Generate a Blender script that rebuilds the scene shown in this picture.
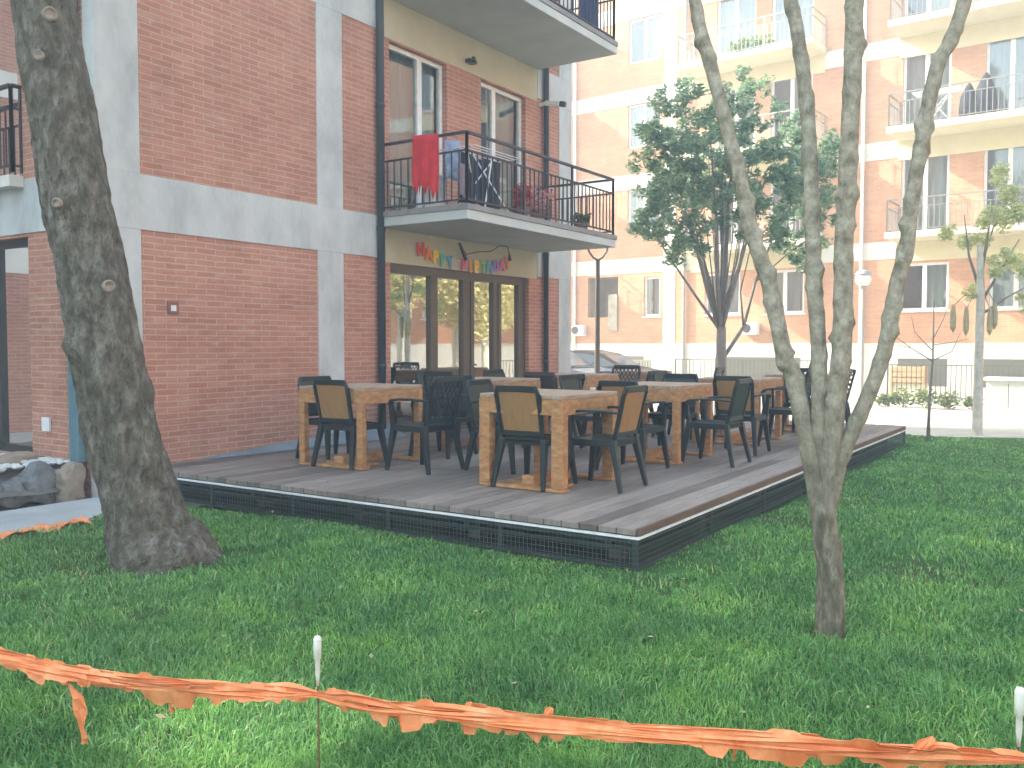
import bpy, bmesh, math, random
import numpy as np
from mathutils import Vector, Matrix
random.seed(7); rng = np.random.default_rng(7)
R = math.radians; PI = math.pi
for o in list(bpy.data.objects): bpy.data.objects.remove(o)
S = bpy.context.scene; COL = S.collection

# ------------------------------------------------------------------ camera, sky, sun, exposure
cd = bpy.data.cameras.new('camera'); cam = bpy.data.objects.new('camera', cd); COL.objects.link(cam)
cam.location = (0, 0, 1.5); cam.rotation_euler = (R(90 - 2.47), 0, R(33.68 - 90))
cd.sensor_width = 36; cd.lens = 36 * 905 / 1024; cd.clip_start = .05; cd.clip_end = 400
S.camera = cam
SUN_AZ, SUN_EL = 13.0, 35.0                 # azimuth from +Y towards -X
sv = Vector((-math.sin(R(SUN_AZ)) * math.cos(R(SUN_EL)), math.cos(R(SUN_AZ)) * math.cos(R(SUN_EL)), math.sin(R(SUN_EL))))
W = bpy.data.worlds.new('World'); S.world = W; W.use_nodes = True
wn = W.node_tree.nodes; sky = wn.new('ShaderNodeTexSky'); sky.sky_type = 'NISHITA'; sky.sun_disc = False
sky.sun_elevation = R(SUN_EL); sky.sun_rotation = R(-SUN_AZ); sky.dust_density = 2.5
tint = wn.new('ShaderNodeMix'); tint.data_type = 'RGBA'; tint.blend_type = 'MULTIPLY'; tint.inputs[0].default_value = 1; tint.inputs[7].default_value = (1.03, 1.08, .93, 1)
W.node_tree.links.new(sky.outputs[0], tint.inputs[6]); W.node_tree.links.new(tint.outputs[2], wn['Background'].inputs[0]); wn['Background'].inputs[1].default_value = .15
ld = bpy.data.lights.new('sun', 'SUN'); ld.energy = 2.6; ld.angle = R(.53); ld.color = (1, .93, .82)
lo = bpy.data.objects.new('sun', ld); COL.objects.link(lo); lo.rotation_euler = sv.to_track_quat('Z', 'Y').to_euler(); lo.location = (0, 0, 30)
S.view_settings.view_transform = 'Standard'; S.view_settings.look = 'None'
S.view_settings.exposure = 2.86; S.view_settings.gamma = 1
HAZE = .012

# ------------------------------------------------------------------ mesh helpers
WORLD = {}
class MB:
    def __init__(s): s.v = []; s.f = []; s.m = []; s.cur = 0
    def add(s, vs, fs):
        n = len(s.v); s.v += [tuple(v) for v in vs]
        s.f += [tuple(i + n for i in f) for f in fs]; s.m += [s.cur] * len(fs)
    def box(s, x0, y0, z0, x1, y1, z1):
        x0, x1 = min(x0, x1), max(x0, x1); y0, y1 = min(y0, y1), max(y0, y1); z0, z1 = min(z0, z1), max(z0, z1)
        s.add([(x, y, z) for x in (x0, x1) for y in (y0, y1) for z in (z0, z1)],
              [(0, 1, 3, 2), (4, 6, 7, 5), (0, 4, 5, 1), (2, 3, 7, 6), (0, 2, 6, 4), (1, 5, 7, 3)]); return s
    def beam(s, a, b, wa, ha=None, wb=None, hb=None, up=(0, 0, 1)):
        a = Vector(a); b = Vector(b); ha = wa if ha is None else ha; wb = wa if wb is None else wb; hb = (ha if wb == wa else wb * ha / wa) if hb is None else hb
        d = (b - a).normalized(); u = Vector(up)
        if abs(d.dot(u)) > .98: u = Vector((0, 1, 0))
        r = d.cross(u).normalized(); u = r.cross(d).normalized(); vs = []
        for p, w, h in ((a, wa, ha), (b, wb, hb)):
            for i, j in ((-1, -1), (1, -1), (1, 1), (-1, 1)): vs.append(p + r * (i * w / 2) + u * (j * h / 2))
        s.add(vs, [(3, 2, 1, 0), (4, 5, 6, 7), (0, 1, 5, 4), (1, 2, 6, 5), (2, 3, 7, 6), (3, 0, 4, 7)]); return s
    def tube(s, pts, rad, n=8, noise=0, cap=True):
        pts = [Vector(p) for p in pts]; rad = rad if isinstance(rad, (list, tuple)) else [rad] * len(pts)
        vs = []; prev = None
        for i, p in enumerate(pts):
            d = (pts[min(i + 1, len(pts) - 1)] - pts[max(i - 1, 0)]).normalized()
            if prev is None:
                u = Vector((1, 0, 0)) if abs(d.x) < .9 else Vector((0, 1, 0))
            else: u = prev
            r = (u - d * u.dot(d)).normalized(); prev = r; w = d.cross(r)
            for k in range(n):
                a = 2 * PI * k / n; q = rad[i] * (1 + (random.uniform(-noise, noise) if noise else 0))
                vs.append(p + r * (math.cos(a) * q) + w * (math.sin(a) * q))
        fs = [(i * n + k, i * n + (k + 1) % n, (i + 1) * n + (k + 1) % n, (i + 1) * n + k) for i in range(len(pts) - 1) for k in range(n)]
        if cap: fs += [tuple(range(n))[::-1], tuple((len(pts) - 1) * n + k for k in range(n))]
        s.add(vs, fs); return s
    def lathe(s, prof, c=(0, 0, 0), n=16):
        vs = [(c[0] + r * math.cos(2 * PI * k / n), c[1] + r * math.sin(2 * PI * k / n), c[2] + z) for r, z in prof for k in range(n)]
        fs = [(i * n + k, i * n + (k + 1) % n, (i + 1) * n + (k + 1) % n, (i + 1) * n + k) for i in range(len(prof) - 1) for k in range(n)]
        fs += [tuple(range(n))[::-1], tuple((len(prof) - 1) * n + k for k in range(n))]
        s.add(vs, fs); return s
    def quad(s, a, b, c, d): s.add([a, b, c, d], [(0, 1, 2, 3)]); return s
    def build(s, name, mat, parent=None, smooth=False, bevel=0, world=False, seg=2, auto=None):
        vs = s.v
        if world and parent is not None:
            L = WORLD[parent.name]; vs = [(v[0] - L[0], v[1] - L[1], v[2] - L[2]) for v in vs]
        me = bpy.data.meshes.new(name); me.from_pydata([tuple(v) for v in vs], [], s.f); me.update()
        for m_ in (mat if isinstance(mat, list) else [mat]): me.materials.append(m_)
        if isinstance(mat, list): me.polygons.foreach_set('material_index', s.m)
        if smooth: me.polygons.foreach_set('use_smooth', [True] * len(me.polygons))
        o = bpy.data.objects.new(name, me); COL.objects.link(o)
        if parent is not None:
            o.parent = parent; WORLD[o.name] = WORLD.get(parent.name, (0, 0, 0))
        else: WORLD[o.name] = (0, 0, 0)
        if bevel:
            b = o.modifiers.new('bevel', 'BEVEL'); b.width = bevel; b.segments = seg; b.limit_method = 'ANGLE'; b.angle_limit = R(40)
        return o
def tag(o, label=None, cat=None, group=None, kind=None):
    if label: o['label'] = label
    if cat: o['category'] = cat
    if group: o['group'] = group
    if kind: o['kind'] = kind
    return o
def thing(name, label, cat, loc=(0, 0, 0), rz=0, group=None):
    o = bpy.data.objects.new(name, None); o.empty_display_size = .2; COL.objects.link(o)
    o.location = loc; o.rotation_euler = (0, 0, rz); WORLD[o.name] = tuple(loc)
    return tag(o, label, cat, group)
KIDS = {}
def copy_tree(o, parent=None):
    c = o.copy(); COL.objects.link(c)
    if parent is not None: c.parent = parent
    for ch in [k for k in bpy.data.objects if k.parent == o]: copy_tree(ch, c)
    return c

# ------------------------------------------------------------------ materials
def newmat(name):
    m = bpy.data.materials.new(name); m.use_nodes = True; nt = m.node_tree
    return m, nt, nt.nodes['Principled BSDF']
def nd(nt, t, **k):
    n = nt.nodes.new(t)
    for a, b in k.items():
        if a in n.inputs: n.inputs[a].default_value = b
        else: setattr(n, a, b)
    return n
def ramp(nt, src, stops):
    r = nt.nodes.new('ShaderNodeValToRGB'); nt.links.new(src, r.inputs[0]); e = r.color_ramp.elements
    while len(e) < len(stops): e.new(.5)
    for i, (p, c) in enumerate(stops): e[i].position = p; e[i].color = (*c, 1)
    return r.outputs[0]
def noisy(name, c1, c2, scale=6, rough=.7, bump=.2, bscale=None, stretch=(1, 1, 1), spec=.3, metal=0, c3=None, detail=6, dist=.02):
    m, nt, b = newmat(name); tc = nd(nt, 'ShaderNodeTexCoord'); mp = nd(nt, 'ShaderNodeMapping'); mp.inputs['Scale'].default_value = stretch
    nt.links.new(tc.outputs['Object'], mp.inputs[0])
    n1 = nd(nt, 'ShaderNodeTexNoise', Scale=scale, Detail=detail, Roughness=.65); nt.links.new(mp.outputs[0], n1.inputs['Vector'])
    st = [(.3, c1), (.7, c2)] if c3 is None else [(.28, c1), (.5, c2), (.72, c3)]
    nt.links.new(ramp(nt, n1.outputs[0], st), b.inputs['Base Color'])
    b.inputs['Roughness'].default_value = rough; b.inputs['Specular IOR Level'].default_value = spec; b.inputs['Metallic'].default_value = metal
    if bump:
        n2 = nd(nt, 'ShaderNodeTexNoise', Scale=bscale or scale * 4, Detail=5); nt.links.new(mp.outputs[0], n2.inputs['Vector'])
        bp = nd(nt, 'ShaderNodeBump', Strength=bump, Distance=dist); nt.links.new(n2.outputs[0], bp.inputs['Height']); nt.links.new(bp.outputs[0], b.inputs['Normal'])
    return m
def brick(name, c1, c2, mort, bw=.27, bh=.068, patch=(.9, .8, .75), smear=.15):
    m, nt, b = newmat(name); g = nd(nt, 'ShaderNodeTexCoord'); sp = nd(nt, 'ShaderNodeSeparateXYZ'); nt.links.new(g.outputs['Object'], sp.inputs[0])
    ad = nd(nt, 'ShaderNodeMath', operation='ADD'); nt.links.new(sp.outputs[0], ad.inputs[0]); nt.links.new(sp.outputs[1], ad.inputs[1])
    cb = nd(nt, 'ShaderNodeCombineXYZ'); nt.links.new(ad.outputs[0], cb.inputs[0]); nt.links.new(sp.outputs[2], cb.inputs[1])
    wob = nd(nt, 'ShaderNodeTexNoise', Scale=3.5, Detail=3); nt.links.new(g.outputs['Object'], wob.inputs['Vector'])
    wv = nd(nt, 'ShaderNodeVectorMath', operation='SCALE'); wv.inputs['Scale'].default_value = .02; nt.links.new(wob.outputs['Color'], wv.inputs[0])
    av = nd(nt, 'ShaderNodeVectorMath', operation='ADD'); nt.links.new(cb.outputs[0], av.inputs[0]); nt.links.new(wv.outputs[0], av.inputs[1])
    bt = nd(nt, 'ShaderNodeTexBrick', offset=.5); bt.inputs['Scale'].default_value = 1; bt.inputs['Brick Width'].default_value = bw; bt.inputs['Row Height'].default_value = bh
    bt.inputs['Mortar Size'].default_value = .008; bt.inputs['Mortar Smooth'].default_value = .4; bt.inputs['Bias'].default_value = -.1
    bt.inputs['Color1'].default_value = (*c1, 1); bt.inputs['Color2'].default_value = (*c2, 1); bt.inputs['Mortar'].default_value = (*mort, 1)
    nt.links.new(av.outputs[0], bt.inputs['Vector'])
    n1 = nd(nt, 'ShaderNodeTexNoise', Scale=1.1, Detail=8, Roughness=.7); nt.links.new(g.outputs['Object'], n1.inputs['Vector'])
    mx = nd(nt, 'ShaderNodeMix', data_type='RGBA', blend_type='MULTIPLY'); mx.inputs[0].default_value = 1
    nt.links.new(bt.outputs['Color'], mx.inputs[6]); nt.links.new(ramp(nt, n1.outputs[0], [(.3, patch), (.68, (1.12, 1.1, 1.08))]), mx.inputs[7])
    n3 = nd(nt, 'ShaderNodeTexNoise', Scale=5, Detail=7, Roughness=.75); mp3 = nd(nt, 'ShaderNodeMapping'); mp3.inputs['Scale'].default_value = (.5, 3.2, 1); nt.links.new(cb.outputs[0], mp3.inputs[0]); nt.links.new(mp3.outputs[0], n3.inputs['Vector'])
    r3 = nd(nt, 'ShaderNodeMapRange', clamp=True); r3.inputs[1].default_value = .5; r3.inputs[2].default_value = .8; r3.inputs[4].default_value = smear; nt.links.new(n3.outputs[0], r3.inputs[0])
    m3 = nd(nt, 'ShaderNodeMix', data_type='RGBA'); nt.links.new(r3.outputs[0], m3.inputs[0]); nt.links.new(mx.outputs[2], m3.inputs[6]); m3.inputs[7].default_value = (.62, .50, .42, 1)
    nt.links.new(m3.outputs[2], b.inputs['Base Color']); b.inputs['Roughness'].default_value = .88; b.inputs['Specular IOR Level'].default_value = .2
    n2 = nd(nt, 'ShaderNodeTexNoise', Scale=40, Detail=4); nt.links.new(g.outputs['Object'], n2.inputs['Vector'])
    ms = nd(nt, 'ShaderNodeMath', operation='MULTIPLY_ADD'); ms.inputs[1].default_value = -1.2; nt.links.new(bt.outputs['Fac'], ms.inputs[0]); nt.links.new(n2.outputs[0], ms.inputs[2])
    bp = nd(nt, 'ShaderNodeBump', Strength=.55, Distance=.006); nt.links.new(ms.outputs[0], bp.inputs['Height']); nt.links.new(bp.outputs[0], b.inputs['Normal'])
    return m
def plain(name, c, rough=.5, metal=0, spec=.4): return noisy(name, tuple(x * .85 for x in c), tuple(min(1, x * 1.12) for x in c), 9, rough, .05, 40, spec=spec, metal=metal)
def glass(name, tint, refl, back=None):
    m, nt, b = newmat(name); nt.nodes.remove(b); out = nt.nodes['Material Output']
    gl = nd(nt, 'ShaderNodeBsdfGlossy', Roughness=.015); gl.inputs['Color'].default_value = (.93, .95, .95, 1)
    tr = nd(nt, 'ShaderNodeBsdfTransparent'); tr.inputs['Color'].default_value = (*tint, 1)
    tn = nd(nt, 'ShaderNodeTexNoise', Scale=1.3, Detail=2); tcc = nd(nt, 'ShaderNodeTexCoord'); nt.links.new(tcc.outputs['Object'], tn.inputs['Vector'])
    bp = nd(nt, 'ShaderNodeBump', Strength=.06, Distance=.02); nt.links.new(tn.outputs[0], bp.inputs['Height']); nt.links.new(bp.outputs[0], gl.inputs['Normal'])
    lw = nd(nt, 'ShaderNodeLayerWeight', Blend=.25); ma = nd(nt, 'ShaderNodeMath', operation='MULTIPLY_ADD', use_clamp=True); nt.links.new(lw.outputs['Fresnel'], ma.inputs[0]); ma.inputs[1].default_value = 1.0; ma.inputs[2].default_value = refl
    mx = nd(nt, 'ShaderNodeMixShader'); nt.links.new(ma.outputs[0], mx.inputs[0]); nt.links.new(tr.outputs[0], mx.inputs[1]); nt.links.new(gl.outputs[0], mx.inputs[2]); nt.links.new(mx.outputs[0], out.inputs[0])
    return m
def leafmat(name, c1, c2, trans=.35):
    m, nt, b = newmat(name); g = nd(nt, 'ShaderNodeNewGeometry'); col = ramp(nt, g.outputs['Random Per Island'], [(0, c1), (1, c2)])
    b.inputs['Roughness'].default_value = .55; b.inputs['Specular IOR Level'].default_value = .25
    nt.links.new(col, b.inputs['Base Color']); tl = nd(nt, 'ShaderNodeBsdfTranslucent'); nt.links.new(col, tl.inputs[0])
    mx = nd(nt, 'ShaderNodeMixShader'); mx.inputs[0].default_value = trans; out = nt.nodes['Material Output']
    nt.links.new(b.outputs[0], mx.inputs[1]); nt.links.new(tl.outputs[0], mx.inputs[2]); nt.links.new(mx.outputs[0], out.inputs[0])
    return m
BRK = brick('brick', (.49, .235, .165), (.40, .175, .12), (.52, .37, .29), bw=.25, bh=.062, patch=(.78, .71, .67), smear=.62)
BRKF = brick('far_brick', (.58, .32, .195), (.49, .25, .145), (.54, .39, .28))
CONC = noisy('concrete', (.35, .365, .355), (.51, .525, .51), 2.0, .85, .5, 26, c3=(.62, .63, .61), detail=12, stretch=(1, 1, .55), dist=.012)
CREAM = noisy('cream_render', (.46, .43, .31), (.55, .52, .39), 2, .85, .15, 50)
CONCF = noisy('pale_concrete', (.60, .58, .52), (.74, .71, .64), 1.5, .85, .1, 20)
SOFF = noisy('soffit', (.42, .44, .42), (.56, .57, .54), 1.4, .85, .15, 40, detail=9)
SLABT = noisy('slab_edge_tile', (.20, .19, .18), (.30, .29, .28), 5, .7, .1)
RAIL = plain('painted_iron', (.045, .04, .045), .45)
PIPE = plain('downpipe_paint', (.045, .055, .065), .45)
TEALP = plain('teal_pipe_paint', (.10, .20, .24), .45)
WHITE = plain('white_frame', (.78, .79, .78), .4)
BROWNF = plain('brown_frame', (.105, .075, .052), .4)
DARKF = plain('dark_frame', (.03, .035, .04), .4)
GLS = glass('window_glass', (.75, .8, .8), .12)
GLSD = glass('door_glass', (.45, .45, .42), .55)
DARKIN = plain('dark_interior', (.02, .022, .022), .8)
CURT = noisy('curtain', (.42, .45, .46), (.62, .64, .64), 6, .9, .3, 10, stretch=(12, 12, .3))
CURTF = noisy('far_curtain', (.20, .21, .20), (.36, .36, .33), 6, .9, .3, 10, stretch=(12, 12, .3))
CURTD = noisy('dark_curtain', (.16, .20, .22), (.27, .31, .33), 6, .9, .3, 10, stretch=(12, 12, .3))
WOOD = noisy('table_wood', (.25, .105, .04), (.43, .215, .09), 5, .6, .35, 30, stretch=(2, 2, 5), c3=(.56, .33, .16), dist=.006)
WOODT = noisy('table_top_wood', (.27, .16, .10), (.40, .28, .19), 4, .6, .3, 30, stretch=(1, 8, 5), c3=(.44, .36, .30), dist=.005)
PLAS = plain('dark_green_plastic', (.010, .020, .021), .4)
PLASB = plain('dark_brown_plastic', (.05, .035, .03), .4)
TAN = noisy('tan_panel', (.27, .145, .055), (.36, .205, .085), 3, .55, .2, 60, stretch=(20, 1, 3), dist=.003)
BARK1 = noisy('old_bark', (.035, .03, .021), (.125, .11, .08), 15, .95, 1, 30, stretch=(1, 1, .5), c3=(.27, .255, .22), detail=12, dist=.06)
BARK2 = noisy('smooth_bark', (.09, .08, .06), (.23, .21, .165), 16, .9, 1, 40, stretch=(1, 1, .7), c3=(.37, .345, .28), detail=12, dist=.015)
BARK3 = noisy('grey_bark', (.16, .14, .12), (.28, .25, .22), 9, .9, .4, 30)
WHTR = noisy('whitewashed_bark', (.40, .36, .30), (.66, .62, .52), 9, .9, .4, 30)
CUT = noisy('cut_branch_scar', (.22, .18, .14), (.36, .30, .24), 20, .9, .4, 60)
ORANGE = noisy('orange_tape', (.62, .165, .055), (.72, .24, .09), 12, .55, .35, 60, c3=(.78, .36, .17), dist=.004)
PEG = noisy('peg_white', (.55, .56, .50), (.75, .76, .70), 20, .5, .1)
RUST = noisy('rusty_wire', (.12, .06, .03), (.22, .13, .08), 30, .8, .1)
STONE = noisy('dark_boulder', (.07, .08, .085), (.16, .17, .17), 5, .9, .8, 12, c3=(.26, .26, .25), dist=.03)
STONET = noisy('tan_boulder', (.22, .18, .14), (.36, .29, .22), 5, .9, .6, 14, dist=.02)
STONEW = noisy('white_pebbles', (.45, .46, .46), (.72, .73, .72), 6, .8, .2, 12)
PAVE = noisy('concrete_path', (.30, .31, .31), (.42, .43, .42), 2.4, .9, .25, 40, detail=9, dist=.006)
PLAZA = noisy('pale_paving', (.40, .38, .33), (.54, .51, .45), 1.2, .9, .15, 25, detail=8)
METAL = plain('galvanised', (.16, .19, .19), .5, .3)
LAMPP = plain('lamp_post_paint', (.10, .085, .07), .5)
REFL_BROWN = plain('reflection_brown', (.50, .33, .18), .8)

def forkbark():
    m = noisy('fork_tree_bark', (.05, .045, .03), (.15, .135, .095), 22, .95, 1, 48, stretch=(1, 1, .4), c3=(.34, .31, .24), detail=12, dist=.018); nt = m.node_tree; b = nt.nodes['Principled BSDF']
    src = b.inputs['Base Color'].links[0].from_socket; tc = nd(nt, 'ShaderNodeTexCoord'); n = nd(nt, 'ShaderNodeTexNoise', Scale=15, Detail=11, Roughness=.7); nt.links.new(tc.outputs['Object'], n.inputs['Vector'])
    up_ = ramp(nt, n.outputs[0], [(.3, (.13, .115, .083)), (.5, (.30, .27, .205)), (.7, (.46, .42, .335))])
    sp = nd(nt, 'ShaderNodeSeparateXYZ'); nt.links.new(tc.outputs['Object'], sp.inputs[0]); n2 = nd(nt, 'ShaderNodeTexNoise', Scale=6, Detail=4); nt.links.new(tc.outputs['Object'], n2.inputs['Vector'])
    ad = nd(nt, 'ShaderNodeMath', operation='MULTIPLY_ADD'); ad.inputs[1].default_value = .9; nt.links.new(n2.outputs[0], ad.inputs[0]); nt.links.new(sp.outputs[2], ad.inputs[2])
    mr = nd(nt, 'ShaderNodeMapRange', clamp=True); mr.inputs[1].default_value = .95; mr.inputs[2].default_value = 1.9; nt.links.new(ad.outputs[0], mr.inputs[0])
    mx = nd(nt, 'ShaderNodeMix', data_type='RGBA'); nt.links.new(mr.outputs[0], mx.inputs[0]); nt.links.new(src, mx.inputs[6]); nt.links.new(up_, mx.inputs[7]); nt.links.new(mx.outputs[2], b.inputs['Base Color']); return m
BARK4 = forkbark()
def soilmat():
    m, nt, b = newmat('lawn_ground'); tc = nd(nt, 'ShaderNodeTexCoord')
    n = nd(nt, 'ShaderNodeTexNoise', Scale=1.2, Detail=10, Roughness=.7); nt.links.new(tc.outputs['Object'], n.inputs['Vector'])
    n2 = nd(nt, 'ShaderNodeTexNoise', Scale=28, Detail=6, Roughness=.8); nt.links.new(tc.outputs['Object'], n2.inputs['Vector'])
    mx = nd(nt, 'ShaderNodeMix', data_type='RGBA', blend_type='MULTIPLY'); mx.inputs[0].default_value = .8
    nt.links.new(ramp(nt, n.outputs[0], [(.3, (.085, .085, .045)), (.5, (.06, .12, .04)), (.7, (.09, .2, .06))]), mx.inputs[6])
    nt.links.new(ramp(nt, n2.outputs[0], [(.3, (.55, .55, .5)), (.7, (1.2, 1.2, 1.1))]), mx.inputs[7]); nt.links.new(mx.outputs[2], b.inputs['Base Color'])
    b.inputs['Roughness'].default_value = .95; b.inputs['Specular IOR Level'].default_value = .1
    bp = nd(nt, 'ShaderNodeBump', Strength=.8, Distance=.03); nt.links.new(n2.outputs[0], bp.inputs['Height']); nt.links.new(bp.outputs[0], b.inputs['Normal'])
    return m
LAWN = soilmat()
def grassmat():
    m, nt, b = newmat('grass_blades'); g = nd(nt, 'ShaderNodeNewGeometry'); tc = nd(nt, 'ShaderNodeTexCoord')
    n = nd(nt, 'ShaderNodeTexNoise', Scale=1.7, Detail=5, Roughness=.7); nt.links.new(tc.outputs['Object'], n.inputs['Vector'])
    c = ramp(nt, g.outputs['Random Per Island'], [(0, (.085, .225, .06)), (.72, (.18, .40, .115)), (.93, (.31, .50, .20)), (1, (.42, .48, .24))])
    mx = nd(nt, 'ShaderNodeMix', data_type='RGBA', blend_type='MULTIPLY'); mx.inputs[0].default_value = 1; nt.links.new(c, mx.inputs[6])
    nt.links.new(ramp(nt, n.outputs[0], [(.30, (.55, .66, .68)), (.5, (.95, .97, .92)), (.70, (1.6, 1.4, 1.05))]), mx.inputs[7])
    nt.links.new(mx.outputs[2], b.inputs['Base Color']); b.inputs['Roughness'].default_value = .5; b.inputs['Specular IOR Level'].default_value = .3
    tl = nd(nt, 'ShaderNodeBsdfTranslucent'); nt.links.new(mx.outputs[2], tl.inputs[0]); ms = nd(nt, 'ShaderNodeMixShader'); ms.inputs[0].default_value = .3
    nt.links.new(b.outputs[0], ms.inputs[1]); nt.links.new(tl.outputs[0], ms.inputs[2]); nt.links.new(ms.outputs[0], nt.nodes['Material Output'].inputs[0])
    return m
GRASS = grassmat()
def deckmat():
    m, nt, b = newmat('weathered_deck'); tc = nd(nt, 'ShaderNodeTexCoord'); mp = nd(nt, 'ShaderNodeMapping'); mp.inputs['Scale'].default_value = (.9, 7.04, 1)
    nt.links.new(tc.outputs['Object'], mp.inputs[0])
    g = nd(nt, 'ShaderNodeNewGeometry')
    n = nd(nt, 'ShaderNodeTexNoise', Scale=3, Detail=9, Roughness=.7); nt.links.new(mp.outputs[0], n.inputs['Vector'])
    n2 = nd(nt, 'ShaderNodeTexNoise', Scale=.8, Detail=6); nt.links.new(tc.outputs['Object'], n2.inputs['Vector'])
    a = ramp(nt, n.outputs[0], [(.3, (.155, .13, .112)), (.7, (.285, .248, .222))]); v = ramp(nt, g.outputs['Random Per Island'], [(0, (.62, .60, .59)), (1, (1.28, 1.25, 1.22))]); w = ramp(nt, n2.outputs[0], [(.3, (.8, .78, .78)), (.7, (1.15, 1.15, 1.15))])
    m1 = nd(nt, 'ShaderNodeMix', data_type='RGBA', blend_type='MULTIPLY'); m1.inputs[0].default_value = 1; nt.links.new(a, m1.inputs[6]); nt.links.new(v, m1.inputs[7])
    m2 = nd(nt, 'ShaderNodeMix', data_type='RGBA', blend_type='MULTIPLY'); m2.inputs[0].default_value = 1; nt.links.new(m1.outputs[2], m2.inputs[6]); nt.links.new(w, m2.inputs[7])
    nt.links.new(m2.outputs[2], b.inputs['Base Color']); b.inputs['Roughness'].default_value = .55; b.inputs['Specular IOR Level'].default_value = .35
    bp = nd(nt, 'ShaderNodeBump', Strength=.4, Distance=.004); nt.links.new(n.outputs[0], bp.inputs['Height']); nt.links.new(bp.outputs[0], b.inputs['Normal'])
    return m
DECK = deckmat()
DECKS = noisy('deck_edge_wood', (.10, .065, .045), (.18, .125, .09), 3, .7, .3, 20, stretch=(1, 6, 6))

# ------------------------------------------------------------------ ground
g = MB(); g.quad((-70, -70, -.04), (90, -70, -.04), (90, 70, -.04), (-70, 70, -.04)); tag(g.build('ground', PLAZA), kind='structure')
lw = MB(); nx, ny = 96, 60
xs = np.linspace(-16, 16.5, nx); ys = np.linspace(-14, 7.15, ny)
def gz(x, y): return .018 * math.sin(x * 1.7 + y) + .014 * math.sin(y * 2.3 - x * .8)
idx = {}
for i, x in enumerate(xs):
    for j, y in enumerate(ys):
        xx = x; idx[i, j] = len(lw.v); lw.v.append((xx + (.25 * math.sin(y * 1.3) if i == nx - 1 else 0), y, gz(x, y)))
for i in range(nx - 1):
    for j in range(ny - 1):
        cx, cy = (xs[i] + xs[i + 1]) / 2, (ys[j] + ys[j + 1]) / 2
        if cx > 14.6 and cy > 3.7: continue
        lw.f.append((idx[i, j], idx[i + 1, j], idx[i + 1, j + 1], idx[i, j + 1])); lw.m.append(0)
lwo = lw.build('lawn', LAWN, smooth=True); tag(lwo, kind='structure')
# far lawn is thin: close its rim
p = MB(); p.add([(-16, 7.05, .03), (4.3, 7.18, .03), (5.4, 7.9, .03), (5.4, 8.13, .03), (4.9, 8.16, .03), (-16, 8.35, .03)], [(0, 1, 2, 3, 4, 5)])
p.add([(-16, 7.05, -.05), (4.3, 7.18, -.05), (5.4, 7.9, -.05), (5.4, 7.9, .03), (4.3, 7.18, .03), (-16, 7.05, .03)], [(0, 1, 4, 5), (1, 2, 3, 4)])
tag(p.build('path', PAVE), kind='structure')
p = MB(); n = 40
for i in range(n):
    for j in range(6):
        x0 = -16 + i * (21.05 / n); x1 = x0 + 21.05 / n; y0 = 8.3 + j * .45; y1 = y0 + .45
        h = lambda x, y: .12 + .22 * min(1, max(0, (y - 8.3) / .6)) + .03 * math.sin(x * 5 + y * 3)
        p.quad((x0, y0, h(x0, y0)), (x1, y0, h(x1, y0)), (x1, y1, h(x1, y1)), (x0, y1, h(x0, y1)))
tag(p.build('planting_bed', noisy('bed_soil', (.10, .09, .08), (.2, .19, .17), 8, .95, .8, 30)), kind='structure')

# ------------------------------------------------------------------ wall with openings
def wall(mb, P, us, zs, holes, depth=.16):
    """P(u, z, out) -> point; us/zs are outer limits; holes (u0,z0,u1,z1)"""
    U = sorted({us[0], us[1], *[h[0] for h in holes], *[h[2] for h in holes]}); Z = sorted({zs[0], zs[1], *[h[1] for h in holes], *[h[3] for h in holes]})
    for a, b in zip(U, U[1:]):
        for c, d in zip(Z, Z[1:]):
            mu, mz = (a + b) / 2, (c + d) / 2
            if any(h[0] < mu < h[2] and h[1] < mz < h[3] for h in holes): continue
            mb.quad(P(a, c, 0), P(b, c, 0), P(b, d, 0), P(a, d, 0))
    for a, c, b, d in holes:
        mb.quad(P(a, c, 0), P(a, d, 0), P(a, d, -depth), P(a, c, -depth)); mb.quad(P(b, c, 0), P(b, d, 0), P(b, d, -depth), P(b, c, -depth))
        mb.quad(P(a, d, 0), P(b, d, 0), P(b, d, -depth), P(a, d, -depth)); mb.quad(P(a, c, 0), P(b, c, 0), P(b, c, -depth), P(a, c, -depth))
def fbox(mb, P, u0, z0, u1, z1, o0, o1):
    vs = [P(u, z, o) for u in (u0, u1) for z in (z0, z1) for o in (o0, o1)]
    mb.add(vs, [(0, 1, 3, 2), (4, 6, 7, 5), (0, 4, 5, 1), (2, 3, 7, 6), (0, 2, 6, 4), (1, 5, 7, 3)])
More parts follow.
